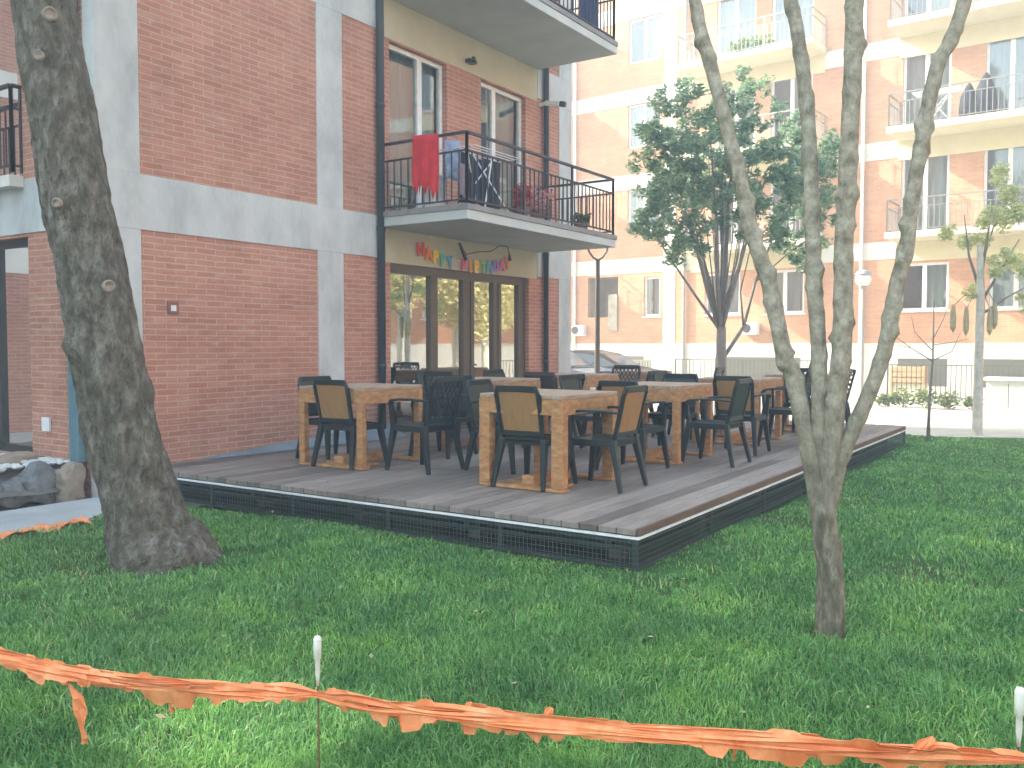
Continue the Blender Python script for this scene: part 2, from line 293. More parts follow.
def window(root, P, u0, z0, u1, z1, mat, lights, fr=.055, o=-.12, curtain=True, gm=GLS, inner=DARKIN, world=True, name='window', sill=False):
    f = MB(); d0, d1 = o - .03, o + .035
    fbox(f, P, u0, z0, u1, z0 + fr, d0, d1); fbox(f, P, u0, z1 - fr, u1, z1, d0, d1)
    ed = [u0] + list(lights) + [u1]
    fbox(f, P, u0, z0 + fr, u0 + fr, z1 - fr, d0, d1); fbox(f, P, u1 - fr, z0 + fr, u1, z1 - fr, d0, d1)
    for u in lights: fbox(f, P, u - fr * .8, z0 + fr, u + fr * .8, z1 - fr, d0 - .005, d1 + .004)
    w = f.build(name, mat, root, world=world)
    q = MB(); q.quad(P(u0 + fr * .5, z0 + fr * .5, o), P(u1 - fr * .5, z0 + fr * .5, o), P(u1 - fr * .5, z1 - fr * .5, o), P(u0 + fr * .5, z1 - fr * .5, o)); q.build('pane', gm, w, world=world)
    r = MB(); e = .5; b = o - .9
    r.quad(P(u0 - e, z0 - .1, b), P(u1 + e, z0 - .1, b), P(u1 + e, z1 + .1, b), P(u0 - e, z1 + .1, b))
    r.quad(P(u0 - e, z0 - .1, b), P(u0 - e, z1 + .1, b), P(u0 - e, z1 + .1, o - .05), P(u0 - e, z0 - .1, o - .05)); r.quad(P(u1 + e, z0 - .1, b), P(u1 + e, z1 + .1, b), P(u1 + e, z1 + .1, o - .05), P(u1 + e, z0 - .1, o - .05))
    r.quad(P(u0 - e, z1 + .1, b), P(u1 + e, z1 + .1, b), P(u1 + e, z1 + .1, o - .05), P(u0 - e, z1 + .1, o - .05)); r.quad(P(u0 - e, z0 - .1, b), P(u1 + e, z0 - .1, b), P(u1 + e, z0 - .1, o - .05), P(u0 - e, z0 - .1, o - .05))
    r.build('room', inner, w, world=world)
    if curtain:
        c = MB(); n = 26; frac = curtain if isinstance(curtain, tuple) else ((0, 1),)
        for a, b2 in frac:
            ua, ub = u0 + (u1 - u0) * a, u0 + (u1 - u0) * b2
            for i in range(n):
                t0, t1 = i / n, (i + 1) / n; w0 = .02 * math.sin(t0 * 40 * (b2 - a) + 1); w1 = .02 * math.sin(t1 * 40 * (b2 - a) + 1)
                c.quad(P(ua + (ub - ua) * t0, z0 + .03, o - .13 + w0), P(ua + (ub - ua) * t1, z0 + .03, o - .13 + w1), P(ua + (ub - ua) * t1, z1 - .02, o - .13 + w1), P(ua + (ub - ua) * t0, z1 - .02, o - .13 + w0))
        c.build('curtain', CURTD if root is A else CURTF, w, world=world, smooth=True)
    if sill:
        s_ = MB(); fbox(s_, P, u0 - .05, z0 - .05, u1 + .05, z0 - .005, o, .04); s_.build('sill', mat, w, world=world)
    return w
def railing(P, u0, u1, zf, zt, out, back, mat, sp=.11, zl=None, tk=.014, left=True, right=True):
    """front run at 'out' from u0 to u1 and side runs back to 'back'"""
    mb = MB(); zl = zl or zt - .23
    def run(A, B):
        A, B = A, B; L = math.dist(A, B); n = max(1, int(L / sp))
        def at(t, z): return (A[0] + (B[0] - A[0]) * t, A[1] + (B[1] - A[1]) * t, z)
        mb.beam(at(0, zt), at(1, zt), .05, .03); mb.beam(at(0, zl), at(1, zl), .03, .02); mb.beam(at(0, zf + .06), at(1, zf + .06), .03, .02)
        for i in range(n + 1): mb.beam(at(i / n, zf + .06), at(i / n, zl), tk, tk)
        m = max(1, round(L / 1.35))
        for i in range(m + 1): mb.beam(at(i / m, zf - .01), at(i / m, zt), .03, .03)
    A = P(u0, 0, out); B = P(u1, 0, out); run(A, B)
    if left: run(P(u0, 0, back), A)
    if right: run(B, P(u1, 0, back))
    return mb

# ------------------------------------------------------------------ near building
XF0, XF1, YF = 5.05, 14.07, 8.13
A = thing('brick_apartment_building', 'red brick apartment building with pale concrete frame, iron balconies and glazed cafe doors', 'building', (5.05, 8.13, 0))
PF = lambda u, z, o: (u, YF - o, z)           # facade facing the lawn
PL = lambda u, z, o: (XF0 - o, u, z)          # end wall round the corner
HT = 14.6
holes = [(9.25, .28, 12.7, 2.6)]
for k in range(4):
    zf = 3.22 + 2.95 * k; holes += [(9.25, zf, 10.5, zf + 2.32), (11.35, zf, 12.6, zf + 2.32)]
holesL = [(9.37, .34, 11.4, 2.62)] + [(9.5, 3.24 + 2.95 * k, 11.2, 5.5 + 2.95 * k) for k in range(4)]
w = MB(); wall(w, PF, (XF0, XF1), (-.1, HT), holes, .17); wall(w, PL, (YF, 22), (-.1, HT), holesL, .17)
w.quad((XF1, YF, -.1), (XF1, 22, -.1), (XF1, 22, HT), (XF1, YF, HT)); w.quad((XF0, 22, -.1), (XF1, 22, -.1), (XF1, 22, HT), (XF0, 22, HT))
w.build('wall', BRK, A, world=True)
r = MB(); r.box(XF0 - .1, YF - .1, HT, XF1 + .1, 22.1, HT + .3); r.build('roof', CONC, A, world=True)
T = .014
def piece(name, P, u0, z0, u1, z1, o0, o1, mat, root, world=True, extra=None):
    m = MB(); fbox(m, P, u0, z0, u1, z1, o0, o1)
    m.build(name, mat, root, world=world, bevel=.004, seg=1)
for k in range(5):
    z0, z1 = (2.65, 3.2) if k == 0 else (5.62 + 2.95 * (k - 1), 6.12 + 2.95 * (k - 1))
    piece('concrete_band', PF, XF0 - T, z0, 9.02, z1, -.05, T, CONC, A); piece('concrete_band', PF, 12.95, z0, XF1 + T, z1, -.05, T, CONC, A); piece('concrete_band', PL, YF - T + .001, z0, 22, z1, -.05, T + .001, CONC, A)
for z0, z1 in [(-.1, 2.65), (3.2, 5.62)] + [(6.12 + 2.95 * k, 8.57 + 2.95 * k) for k in range(2)]:
    piece('concrete_column', PF, XF0 - T, z0, 5.51, z1, -.05, T - .002, CONC, A); piece('concrete_column', PF, 7.92, z0, 8.36, z1, -.05, T - .002, CONC, A); piece('concrete_column', PF, 13.66, z0, XF1 + T, z1, -.05, T - .002, CONC, A)
    piece('concrete_column', PL, YF - T + .003, z0, 8.3, z1, -.05, T - .001, CONC, A)
for k in range(4):
    z0, z1 = (2.603, 3.07) if k == 0 else (5.56 + 2.95 * (k - 1), 6.09 + 2.95 * (k - 1))
    piece('lintel', PF, 9.03, z0, 12.94, z1, -.05, T - .004, CREAM, A)
# windows and the cafe doors
for k in range(2):
    zf = 3.22 + 2.95 * k
    window(A, PF, 9.25, zf, 10.5, zf + 2.32, WHITE, [9.98], .06, curtain=((0, .95),))
    window(A, PF, 11.35, zf, 12.6, zf + 2.32, WHITE, [11.8], .06, curtain=((.36, 1),))
window(A, PL, 9.5, 3.24, 11.2, 5.5, WHITE, [10.3], .06)
window(A, PL, 9.37, .34, 11.4, 2.62, DARKF, [10.2], .08, curtain=False, gm=glass('dark_door_glass', (.35, .38, .38), .05))
d = MB(); 
doors = MB(); fbox(doors, PF, 9.25, 2.48, 12.7, 2.6, -.17, -.06); fbox(doors, PF, 9.25, .285, 12.7, .36, -.16, -.07)
for u0, u1 in ((9.25, 9.31), (10.2, 10.36), (10.98, 11.12), (11.18, 11.26), (11.78, 11.86), (11.92, 12.0), (12.5, 12.7)): fbox(doors, PF, u0, .36, u1, 2.48, -.16, -.07)
fbox(doors, PF, 11.12, .36, 11.18, 2.48, -.15, -.085); fbox(doors, PF, 11.86, .36, 11.92, 2.48, -.15, -.085)
dw = doors.build('glazed_doors', BROWNF, A, world=True)
q = MB()
for u0, u1 in ((9.31, 10.2), (10.36, 10.98), (11.26, 11.78), (12.0, 12.5)): q.quad(PF(u0, .36, -.115), PF(u1, .36, -.115), PF(u1, 2.48, -.115), PF(u0, 2.48, -.115))
q.build('pane', GLSD, dw, world=True)
hd = MB(); hd.tube([PF(11.22, 1.2, -.04), PF(11.22, 1.2, 0), PF(11.12, 1.2, 0)], .012); hd.build('handle', METAL, dw, world=True)
r = MB(); r.box(9.0, 8.32, .2, 13.0, 12.5, 2.9); r.f = r.f[:2] + r.f[3:]; r.m = r.m[:5]; r.build('room', DARKIN, dw, world=True)
# left wall things: french balcony rail and sill
rb = railing(PL, 9.45, 11.25, 3.28, 4.15, .1, 0, RAIL); rb.build('window_railing', RAIL, A, world=True)
sl = MB(); fbox(sl, PL, 9.4, 3.12, 11.3, 3.235, .016, .16); sl.build('window_sill', CONCF, A, world=True)
# balconies
for k in range(2):
    zb = 3.05 + 3.03 * k
    s_ = MB(); s_.box(9.0, 6.66, zb, 12.98, YF - .02, zb + .12); b_ = s_.build('balcony', [SOFF][0], A, world=True, bevel=.006, seg=1)
    e = MB(); e.box(8.985, 6.645, zb + .121, 12.995, YF - .02, zb + .19); e.build('balcony_floor', SLABT, b_, world=True)
    PB = lambda u, z, o: (u, o, z)
    railing(PB, 9.05, 12.95, zb + .19, zb + 1.07, 6.70, YF - .02, RAIL, zl=zb + .85).build('railing', RAIL, b_, world=True)
# downpipes
for x, y, r_, m_, z0 in ((9.0, 8.06, .052, PIPE, .3), (13.14, 8.06, .045, PIPE, .3)):
    pm = MB(); pm.tube([(x, y, z0), (x, y, HT)], r_, 12)
    for z in (1.2, 3.0, 4.6, 6.3): pm.tube([(x, y, z), (x, y, z + .05)], r_ + .008, 12)
    pm.build('downpipe', m_, A, world=True, smooth=True)
pm = MB(); pm.box(4.93, 8.35, .35, 5.034, 8.5, HT); pm.build('downpipe', TEALP, A, world=True, bevel=.02); 
pm = MB(); pm.box(5.80, 8.108, 1.82, 5.93, 8.128, 1.95); pl = pm.build('wall_plate', plain('plate_red', (.25, .10, .08)), A, world=True, bevel=.003)
pm = MB(); pm.box(5.83, 8.10, 1.85, 5.89, 8.1075, 1.91); pm.build('plate_symbol', WHITE, pl, world=True)
pm = MB(); pm.box(5.02, 9.0, .62, 5.046, 9.14, .76); pm.build('wall_socket', WHITE, A, world=True, bevel=.004)
# security camera and lamp on the upper lintel
pm = MB(); pm.beam((12.99, 8.11, 5.5), (12.99, 7.95, 5.52), .05, .05); pm.beam((12.94, 7.95, 5.5), (12.97, 7.70, 5.46), .08, .075); pc = pm.build('security_camera', WHITE, A, world=True, bevel=.008)
pm = MB(); pm.beam((12.971, 7.695, 5.459), (12.985, 7.60, 5.44), .085, .08); pm.build('camera_hood', DARKF, pc, world=True, bevel=.008)
pm = MB(); pm.box(10.92, 8.02, 5.68, 11.1, 8.112, 5.73); pm.tube([(11.0, 8.03, 5.70), (10.97, 7.97, 5.72), (10.9, 7.95, 5.71)], .025); pm.build('wall_light', PIPE, A, world=True)
# ramp strip at the foot of the wall
pm = MB(); pm.add([(6.2, 8.115, .285), (9.2, 8.115, .285), (9.2, 8.115, .45), (6.2, 8.115, .29), (6.2, 8.0, .285), (9.2, 7.8, .285)], [(0, 1, 2, 3), (4, 5, 2, 3), (1, 5, 2), (0, 4, 3)])
pm.build('ramp', noisy('blue_grey_render', (.17, .21, .24), (.26, .30, .33), 3, .8, .2), A, world=True)

# ------------------------------------------------------------------ far building
P0 = (27.62, 5.36, 0); FR = R(-3.7)
F = thing('far_apartment_building', 'pale sunlit brick apartment block with cream balconies across the far paving', 'building', P0, FR)
PG = lambda u, z, o: (-o, u, z)
UL, UR, HF = 24, -46, 17.5
fh = []; wins = []; doors_ = []
def bay(off, first):
    g_ = [(7.41, 8.03), (4.58, 5.79), (2.53, 3.77), (-1.49, -.21), (-3.75, -2.5)]
    for a, b in g_: wins.append((a + off, 2.47, b + off, 3.8, (a + b) / 2 + off if b - a > 1 else None))
    for k in range(1, 5):
        z = 4.6 + 2.85 * (k - 1)
        wins.append((7.42 + off, z + .72, 8.68 + off, z + 2.2, 8.05 + off))
        for a, b in ((4.15, 5.45), (2.35, 3.65), (-1.45, -.2), (-3.55, -2.3)): wins.append((a + off, z, b + off, z + 2.25, (a + b) / 2 + off))
for off in (0, -13.5, -27): bay(off, off == 0)
holesF = [w_[:4] for w_ in wins] + [(9.04, 2.47, 10.28, 3.87), (11.2, 2.47, 12.4, 3.8)]
for k in range(1, 5): holesF.append((11.6, 4.6 + 2.85 * (k - 1), 12.9, 6.8 + 2.85 * (k - 1)))
w = MB(); wall(w, PG, (UR, UL), (-.2, HF), holesF, .15)
w.quad((0, UL, -.2), (12, UL, -.2), (12, UL, HF), (0, UL, HF)); w.quad((0, UR, -.2), (12, UR, -.2), (12, UR, HF), (0, UR, HF)); w.quad((12, UR, -.2), (12, UL, -.2), (12, UL, HF), (12, UR, HF))
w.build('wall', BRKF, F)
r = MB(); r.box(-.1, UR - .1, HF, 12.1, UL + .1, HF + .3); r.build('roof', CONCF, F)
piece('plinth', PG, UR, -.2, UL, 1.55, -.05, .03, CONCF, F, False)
for k in range(5): piece('concrete_band', PG, UR, 3.95 + 2.85 * k, UL, 4.45 + 2.85 * k, -.05, .015, CONCF, F, False)
YEL = noisy('yellow_render', (.62, .56, .36), (.72, .66, .45), 2, .85, .1)
for off in (0, -13.5, -27):
    for k in range(5): piece('concrete_column', PG, 6.85 + off, 1.55 if k == 0 else 4.45 + 2.85 * (k - 1), 7.3 + off, 3.95 + 2.85 * k, -.05, .014, CONCF, F, False)
    for u0, u1 in ((2.0, 6.3), (-5.0, -.1)):
        for k in range(4): piece('lintel', PG, u0 + off, 3.86 + 2.85 * k, u1 + off, 4.40 + 2.85 * k, -.04, .022, YEL, F, False)
for i, (a, z0, b, z1, m_) in enumerate(wins):
    if a < -6 and z0 > 12: continue
    window(F, PG, a, z0, b, z1, WHITE, [m_] if m_ else [], .07, o=-.10, world=False, curtain=((0, .5), (.5, 1)) if i % 3 else ((0, .55),), sill=z0 < 3)
for k in range(1, 4): window(F, PG, 11.6, 4.6 + 2.85 * (k - 1), 12.9, 6.8 + 2.85 * (k - 1), WHITE, [12.25], .07, o=-.1, world=False)
# open alcove with a framed board
r = MB(); r.box(.15, 9.04, 2.47, 1.1, 10.28, 3.87); r.f = r.f[1:]; r.m = r.m[1:]; r.build('alcove', noisy('alcove_render', (.28, .23, .19), (.38, .32, .26), 3), F)
r = MB(); r.box(-.06, 9.05, 2.0, -.03, 9.4, 3.25); r.build('notice_board', noisy('board', (.25, .22, .17), (.5, .47, .38), 8), F)
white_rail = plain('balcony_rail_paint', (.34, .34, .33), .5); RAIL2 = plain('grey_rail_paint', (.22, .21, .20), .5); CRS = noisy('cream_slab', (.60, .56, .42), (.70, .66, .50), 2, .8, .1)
for u0, u1 in ((11.1, 15.6), (1.95, 6.25), (-5.0, -.1), (-11.55, -7.25), (-18.5, -13.6), (-25.05, -20.75)):
    for k in range(4):
        zb = 4.40 + 2.85 * k
        if u0 < -6 and k > 1: continue
        b_ = MB(); fbox(b_, PG, u0, zb, u1, zb + .17, .02, 1.25); bo = b_.build('balcony', CRS, F)
        railing(PG, u0 + .05, u1 - .05, zb + .17, zb + 1.05, 1.19, .03, None, tk=.018, sp=.13).build('railing', white_rail if u0 > 0 else RAIL2, bo)
for u, m_ in ((.85, WHITE), (6.5, plain('grey_pipe', (.35, .33, .3))), (10.8, WHITE)):
    pm = MB(); pm.tube([(-.07, u, .1), (-.07, u, HF)], .05, 8); pm.build('downpipe', m_, F)
# air conditioners
for u in (4.15, 10.55):
    pm = MB(); pm.box(-.26, u - .24, 1.82, -.02, u + .24, 2.2); ac = pm.build('air_conditioner', WHITE, F, bevel=.02)
    pm = MB(); pm.lathe([(.14, 0), (.14, .01)], (0, 0, 0), 20); pm.v = [(-.262 - v[2], u + .1 + v[0], 2.02 + v[1]) for v in pm.v]; pm.build('fan_grille', DARKF, ac)
# basement vents in the plinth
BGL = plain('basement_glass', (.12, .12, .10), .3)
for u0, u1 in ((8.0, 9.6), (2.6, 5.4), (-1.5, -.2), (-4.8, -2.4)): piece('basement_window', PG, u0, .35, u1, 1.12, .031, .034, BGL, F, False)

# ------------------------------------------------------------------ buildings outside the frame that shade the lawn and show in the glass
def offblock(name, label, x0, y0, x1, y1, h, face, mat):
    B = thing(name, label, 'building', (x0, y0, 0)); hs = []
    P = (lambda u, z, o: (u, y1 + o, z)) if face == 'north' else (lambda u, z, o: (u, y0 - o, z))
    u = x0 + 1.2
    while u < x1 - 2:
        for k in range(int(h / 3)): hs.append((u, .9 + 3 * k, u + 1.4, 2.4 + 3 * k))
        u += 3.3
    w = MB(); wall(w, P, (x0, x1), (-.2, h), hs, .12)
    ya, yb = (y0, y1 - .001) if face == 'north' else (y0 + .001, y1)
    w.box(x0, ya + (.3 if face != 'north' else 0), -.2, x1, yb - (.3 if face == 'north' else 0), h - .01)
    w.build('wall', mat, B, world=True)
    c = MB()
    for k in range(int(h / 3)): fbox(c, P, x0, 2.75 + 3 * k, x1, 3.2 + 3 * k, -.05, .02)
    c.build('concrete_frame', CONCF, B, world=True)
    q = MB()
    for a, b_, c_, d_ in hs: q.quad(P(a, b_, -.1), P(c_, b_, -.1), P(c_, d_, -.1), P(a, d_, -.1))
    tag(q.build('window_panes', plain('dark_glazing', (.04, .05, .06), .15), B, world=True), kind='stuff')
    return B
NB = offblock('shade_building', 'unseen brick block added beyond the left end of the lawn to shade it, outside the picture', -24, 16, 4.6, 28, 9.0, 'south', BRK)  # unseen block added to keep direct sun off the lawn
sc = MB(); ox, oz = -.71, 9.52
sc.box(-24, 16, 9.0, ox - .42, 16.2, 14.2); sc.box(ox + .42, 16, 9.0, 4.6, 16.2, 14.2); sc.box(ox - .42, 16, oz + .42, ox + .42, 16.2, 14.2); sc.box(ox - .42, 16, 9.0, ox + .42, 16.2, oz - .42)
sc.build('sun_patch_screen', CONC, NB, world=True)  # unseen screen added above the roof; its opening throws the lawn's sun patch
offblock('facing_building', 'brick apartment block behind the viewer, outside the picture and seen only in window reflections', -20, -34, 26, -24, 14, 'north', BRK)

# ------------------------------------------------------------------ deck
DX0, DX1, DY0, DY1, DZ = 5.40, 14.55, 2.62, 8.115, .28
D = thing('wooden_deck', 'weathered grey timber deck raised above the lawn with dark wire mesh skirting', 'deck', (DX0, DY0, 0))
b = MB(); y = DY0; nb = 0
while y < DY1 - .05:
    e = random.uniform(-.008, .008); zt = DZ + random.uniform(-.002, .002)
    y2 = min(y + .134, DY1)
    for xa, xb in ((DX0 + e, 9.5 + (nb % 2) * 1.2), (9.505 + (nb % 2) * 1.2, DX1)): b.box(xa, y, DZ - .045, xb, y2, zt)
    y += .142; nb += 1
b.build('deck_boards', DECK, D, world=True, bevel=.004, seg=1)
b = MB(); b.box(DX0 + .02, DY0 - .028, DZ - .05, DX1, DY0 - .003, DZ + .004); b.box(DX1 + .003, DY0, DZ - .05, DX1 + .03, DY1, DZ + .004); b.build('edge_board', DECKS, D, world=True, bevel=.003, seg=1)
b = MB(); b.box(DX0 - .012, DY0 - .034, DZ - .068, DX1, DY0 - .012, DZ - .052); b.box(DX0 - .012, DY0 - .012, DZ - .068, DX0 + .01, DY1, DZ - .052); b.build('trim_strip', WHITE, D, world=True)
b = MB(); SK = plain('skirt_frame', (.028, .04, .038), .5)
def skirt(mb, a, c_, d_, e_):
    mb.beam(a, c_, d_, e_)
for z in (DZ - .09, .14, .02):
    b.beam((DX0 + .01, DY0 - .0, z), (DX0 + .01, DY1, z), .025, .022); b.beam((DX0 + .01, DY0 - .004, z), (DX1, DY0 - .004, z), .025, .022)
n = 5
for i in range(n + 1):
    yy = DY0 + (DY1 - DY0 - .1) * i / n; b.beam((DX0 + .008, yy, -.03), (DX0 + .008, yy, DZ - .068), .035, .035)
for i in range(1, 8):
    xx = DX0 + (DX1 - DX0) * i / 7; b.beam((xx, DY0 - .006, -.03), (xx, DY0 - .006, DZ - .068), .035, .035)
b.build('skirt_frame', SK, D, world=True)
b = MB()
yy = DY0
while yy < DY1: b.beam((DX0 - .008, yy, 0), (DX0 - .008, yy, DZ - .07), .0028); yy += .035
xx = DX0
while xx < DX1: b.beam((xx, DY0 - .022, 0), (xx, DY0 - .022, DZ - .07), .0028); xx += .035
z = .015
while z < DZ - .07: b.beam((DX0 - .010, DY0 - .02, z), (DX0 - .010, DY1, z), .0028); b.beam((DX0, DY0 - .024, z), (DX1, DY0 - .024, z), .0028); z += .035
b.build('wire_mesh', plain('mesh_wire', (.085, .11, .105), .4), D, world=True)
b = MB()
for x in np.linspace(DX0 + .25, DX1 - .3, 7):
    for y in np.linspace(DY0 + .25, DY1 - .4, 5): b.box(x - .05, y - .05, -.03, x + .05, y + .05, DZ - .15)
for y in np.linspace(DY0 + .25, DY1 - .4, 5): b.box(DX0 + .1, y - .03, DZ - .15, DX1 - .1, y + .03, DZ - .046)
b.build('joists', plain('joist_wood', (.10, .09, .08), .8), D, world=True)
so = MB(); so.quad((DX0 + .1, DY0 + .1, .012), (DX1 - .1, DY0 + .1, .012), (DX1 - .1, DY1, .012), (DX0 + .1, DY1, .012))
tag(so.build('bare_ground', noisy('dark_soil', (.03, .027, .022), (.06, .055, .045), 6, .95, .5)), kind='structure')

# ------------------------------------------------------------------ tables and chairs
TL, TW, TH = .95, .84, .80
def make_table(lw_=.11, lt_=.095):
    t = thing('wooden_table', '', 'table')
    m = MB(); k = 6; pw = TW / k
    for i in range(k): m.box(0, i * pw + .002, TH - .035, TL, (i + 1) * pw - .002, TH)
    m.build('tabletop', WOODT, t, bevel=.004, seg=1)
    m = MB(); a0, a1 = TH - .165, TH - .036
    m.box(.003, .003, a0, .03, TW - .003, a1); m.box(TL - .03, .003, a0, TL - .003, TW - .003, a1); m.box(.031, .003, a0, TL - .031, .03, a1); m.box(.031, TW - .03, a0, TL - .031, TW - .003, a1)
    m.build('apron', WOOD, t, bevel=.004, seg=1)
    for x in (.0, TL - lt_):
        for y in (.0, TW - lw_):
            m = MB(); m.box(x - .004 if x == 0 else x + .004, y - .004 if y == 0 else y + .004, .03, x + lt_ - (.004 if x == 0 else -.004), y + lw_ - (.004 if y == 0 else -.004), TH - .037)
            m.build('leg', WOOD, t, bevel=.005, seg=1)
    m = MB(); 
    for x in (0, TL - .1): m.box(x - .006, -.006, 0, x + .106, TW + .006, .028)
    m.box(.12, TW / 2 - .06, .0, TL - .12, TW / 2 + .06, .10); m.box(.25, .12, .0, .4, TW - .12, .025)
    m.build('foot_rail', WOOD, t, bevel=.004, seg=1)
    return t
tproto = make_table(.075, .07); tproto2 = make_table()
TG = 'wooden tables on the deck'
tables = [(6.46, 6.05, 'wooden table nearest the plain brick wall, first of the rear row', 1.5),
          (6.35, 3.74, 'wooden table closest to the front corner of the deck', -1),
          (8.53, 3.66, 'wooden table in the middle of the front row, behind the tan-backed chair', .5),
          (10.68, 3.55, 'wooden table in the front row just left of the forked tree stems', 1),
          (12.7, 3.3, 'wooden table at the far end of the deck seen between the forked tree stems', 2),
          (8.72, 6.03, 'wooden table in front of the glazed cafe doors, second of the rear row', -1),
          (10.85, 6.0, 'rear-row wooden table beyond the cafe doors, under the dark fork-topped lamp post', 0),
          (12.75, 6.0, 'pale wooden table furthest back on the deck near the paving', 0)]
for i, (x, y, lab, rz) in enumerate(tables):
    t = tproto if i == 0 else tproto2 if i == 1 else copy_tree([tproto, tproto2][i in (4, 6)])
    t.location = (x, y, DZ + .004); t.rotation_euler.z = R(rz); tag(t, lab, 'table', TG)

def make_chair(style, pm):
    t = thing('plastic_armchair', '', 'chair')
    m = MB(); n = 8     # curved seat shell
    W0, Dp = .235, .22
    top = []; 
    for i in range(n + 1):
        for j in range(n + 1):
            u = -1 + 2 * i / n; v = -1 + 2 * j / n
            x = u * W0 * (1 - .06 * (v < 0) * abs(v)); y = v * Dp; z = .425 - .02 * (1 - u * u) * (1 - v * v) + .012 * v - (.018 * max(0, v) ** 4)
            top.append((x, y, z))
    q = lambda i, j: i * (n + 1) + j
    m.add(top, [(q(i, j), q(i + 1, j), q(i + 1, j + 1), q(i, j + 1)) for i in range(n) for j in range(n)])
    m.add([(x, y, z - .022) for x, y, z in top], [(q(i, j + 1), q(i + 1, j + 1), q(i + 1, j), q(i, j)) for i in range(n) for j in range(n)])
    rim = [(q(i, 0), q(i + 1, 0)) for i in range(n)] + [(q(n, j), q(n, j + 1)) for j in range(n)] + [(q(n - i, n), q(n - i - 1, n)) for i in range(n)] + [(q(0, n - j), q(0, n - j - 1)) for j in range(n)]
    N = (n + 1) ** 2; m.f += [(b_, a_, a_ + N, b_ + N) for a_, b_ in rim]; m.m += [0] * len(rim)
    m.beam((-W0, Dp - .01, .40), (W0, Dp - .01, .40), .02, .055); m.beam((-W0 + .01, -Dp + .01, .40), (W0 - .01, -Dp + .01, .40), .02, .06)
    for s in (-1, 1): m.beam((s * (W0 - .005), -Dp, .398), (s * (W0 - .005), Dp, .398), .02, .055)
    m.build('seat', pm, t, smooth=False, bevel=.004, seg=1)
    for s in (-1, 1):
        for fy, y1 in ((Dp - .03, Dp + .035), (-Dp + .02, -Dp - .07)):
            m = MB(); m.beam((s * (W0 - .025), fy, .42), (s * (W0 + .02), y1, 0), .062, .058, .036, .036, up=(0, 1, 0)); m.build('leg', pm, t, bevel=.008)
    for s in (-1, 1):      # armrest: flat arm on a front strut, running into the back
        m = MB(); pts = [(s * .215, -.245, .655), (s * .262, -.12, .668), (s * .278, .05, .668), (s * .268, .17, .655), (s * .245, .215, .61)]
        for a_, b_ in zip(pts, pts[1:]): m.beam(a_, b_, .052, .022)
        m.beam((s * .248, .205, .64), (s * .225, .19, .40), .045, .03, .055, .035, up=(0, 1, 0)); m.build('armrest', pm, t, bevel=.007)
    by = lambda z: -.205 - (z - .42) * .24
    hw = lambda z: .215 + .02 * (z - .42) / .45 - (.035 * max(0, (z - .8) / .07) ** 2 if z > .8 else 0)
    m = MB(); zs = [.41, .5, .6, .7, .8, .865]
    for s in (-1, 1):
        for a_, b_ in zip(zs, zs[1:]): m.beam((s * (hw(a_) - .018), by(a_), a_), (s * (hw(b_) - .018), by(b_), b_ + .004), .038, .03)
    for z, h_ in ((.47, .045), (.848, .055)): m.beam((-hw(z) + .02, by(z), z), (hw(z) - .02, by(z), z), .028, h_)
    bk = m.build('backrest', pm, t, bevel=.007)
    m = MB(); z0, z1 = .49, .822; hw_ = .185
    if style == 'tan':
        k = 8
        for i in range(k):
            ua, ub = -hw_ + 2 * hw_ * i / k, -hw_ + 2 * hw_ * (i + 1) / k; ca, cb_ = [.012 * (u / hw_) ** 2 for u in (ua, ub)]
            m.add([(ua, by(z0) - .016 + ca, z0), (ub, by(z0) - .016 + cb_, z0), (ub, by(z1) - .016 + cb_, z1), (ua, by(z1) - .016 + ca, z1),
                   (ua, by(z0) + .008 + ca, z0), (ub, by(z0) + .008 + cb_, z0), (ub, by(z1) + .008 + cb_, z1), (ua, by(z1) + .008 + ca, z1)], [(0, 1, 2, 3), (7, 6, 5, 4), (0, 3, 7, 4), (1, 5, 6, 2), (0, 4, 5, 1), (3, 2, 6, 7)])
        m.build('back_panel', TAN, bk)
    elif style == 'lattice':
        k = 7; H = z1 - z0
        for i in range(-k, k + 1):
            for sg in (-1, 1):
                # clipped diagonals
                pts = []
                for tt in np.linspace(0, 1, 25):
                    z = z0 + H * tt; x = i * .062 + sg * (tt - .5) * H * .62
                    if -hw_ <= x <= hw_: pts.append((x, z))
                if len(pts) > 1:
                    a_, b_ = pts[0], pts[-1]; m.beam((a_[0], by(a_[1]), a_[1]), (b_[0], by(b_[1]), b_[1]), .015, .008, up=(0, 1, 0))
        m.build('back_lattice', pm, bk)
    elif style == 'slat':
        for i in range(5):
            z = z0 + .03 + i * .068; m.beam((-hw_, by(z), z), (hw_, by(z), z), .012, .036)
        m.build('back_slats', pm, bk)
    else:
        m.add([(-hw_, by(z0) - .006, z0), (hw_, by(z0) - .006, z0), (hw_, by(z1) - .006, z1), (-hw_, by(z1) - .006, z1), (-hw_, by(z0) + .006, z0), (hw_, by(z0) + .006, z0), (hw_, by(z1) + .006, z1), (-hw_, by(z1) + .006, z1)], [(0, 1, 2, 3), (7, 6, 5, 4), (0, 3, 7, 4), (1, 5, 6, 2), (0, 4, 5, 1), (3, 2, 6, 7)])
        m.build('back_panel', pm, bk)
    return t
protos = {}
def chair(style, x, y, rz, lab, pm=None):
    pm = pm or PLAS; key = (style, pm.name)
    if key not in protos: protos[key] = make_chair(style, pm); t = protos[key]
    else: t = copy_tree(protos[key])
    t.location = (x, y, DZ + .004); t.rotation_euler = (0, 0, R(rz)); tag(t, lab, 'chair', 'plastic armchairs around the deck tables')
    if style == 'lattice': t.scale = (1, 1, 1.045)
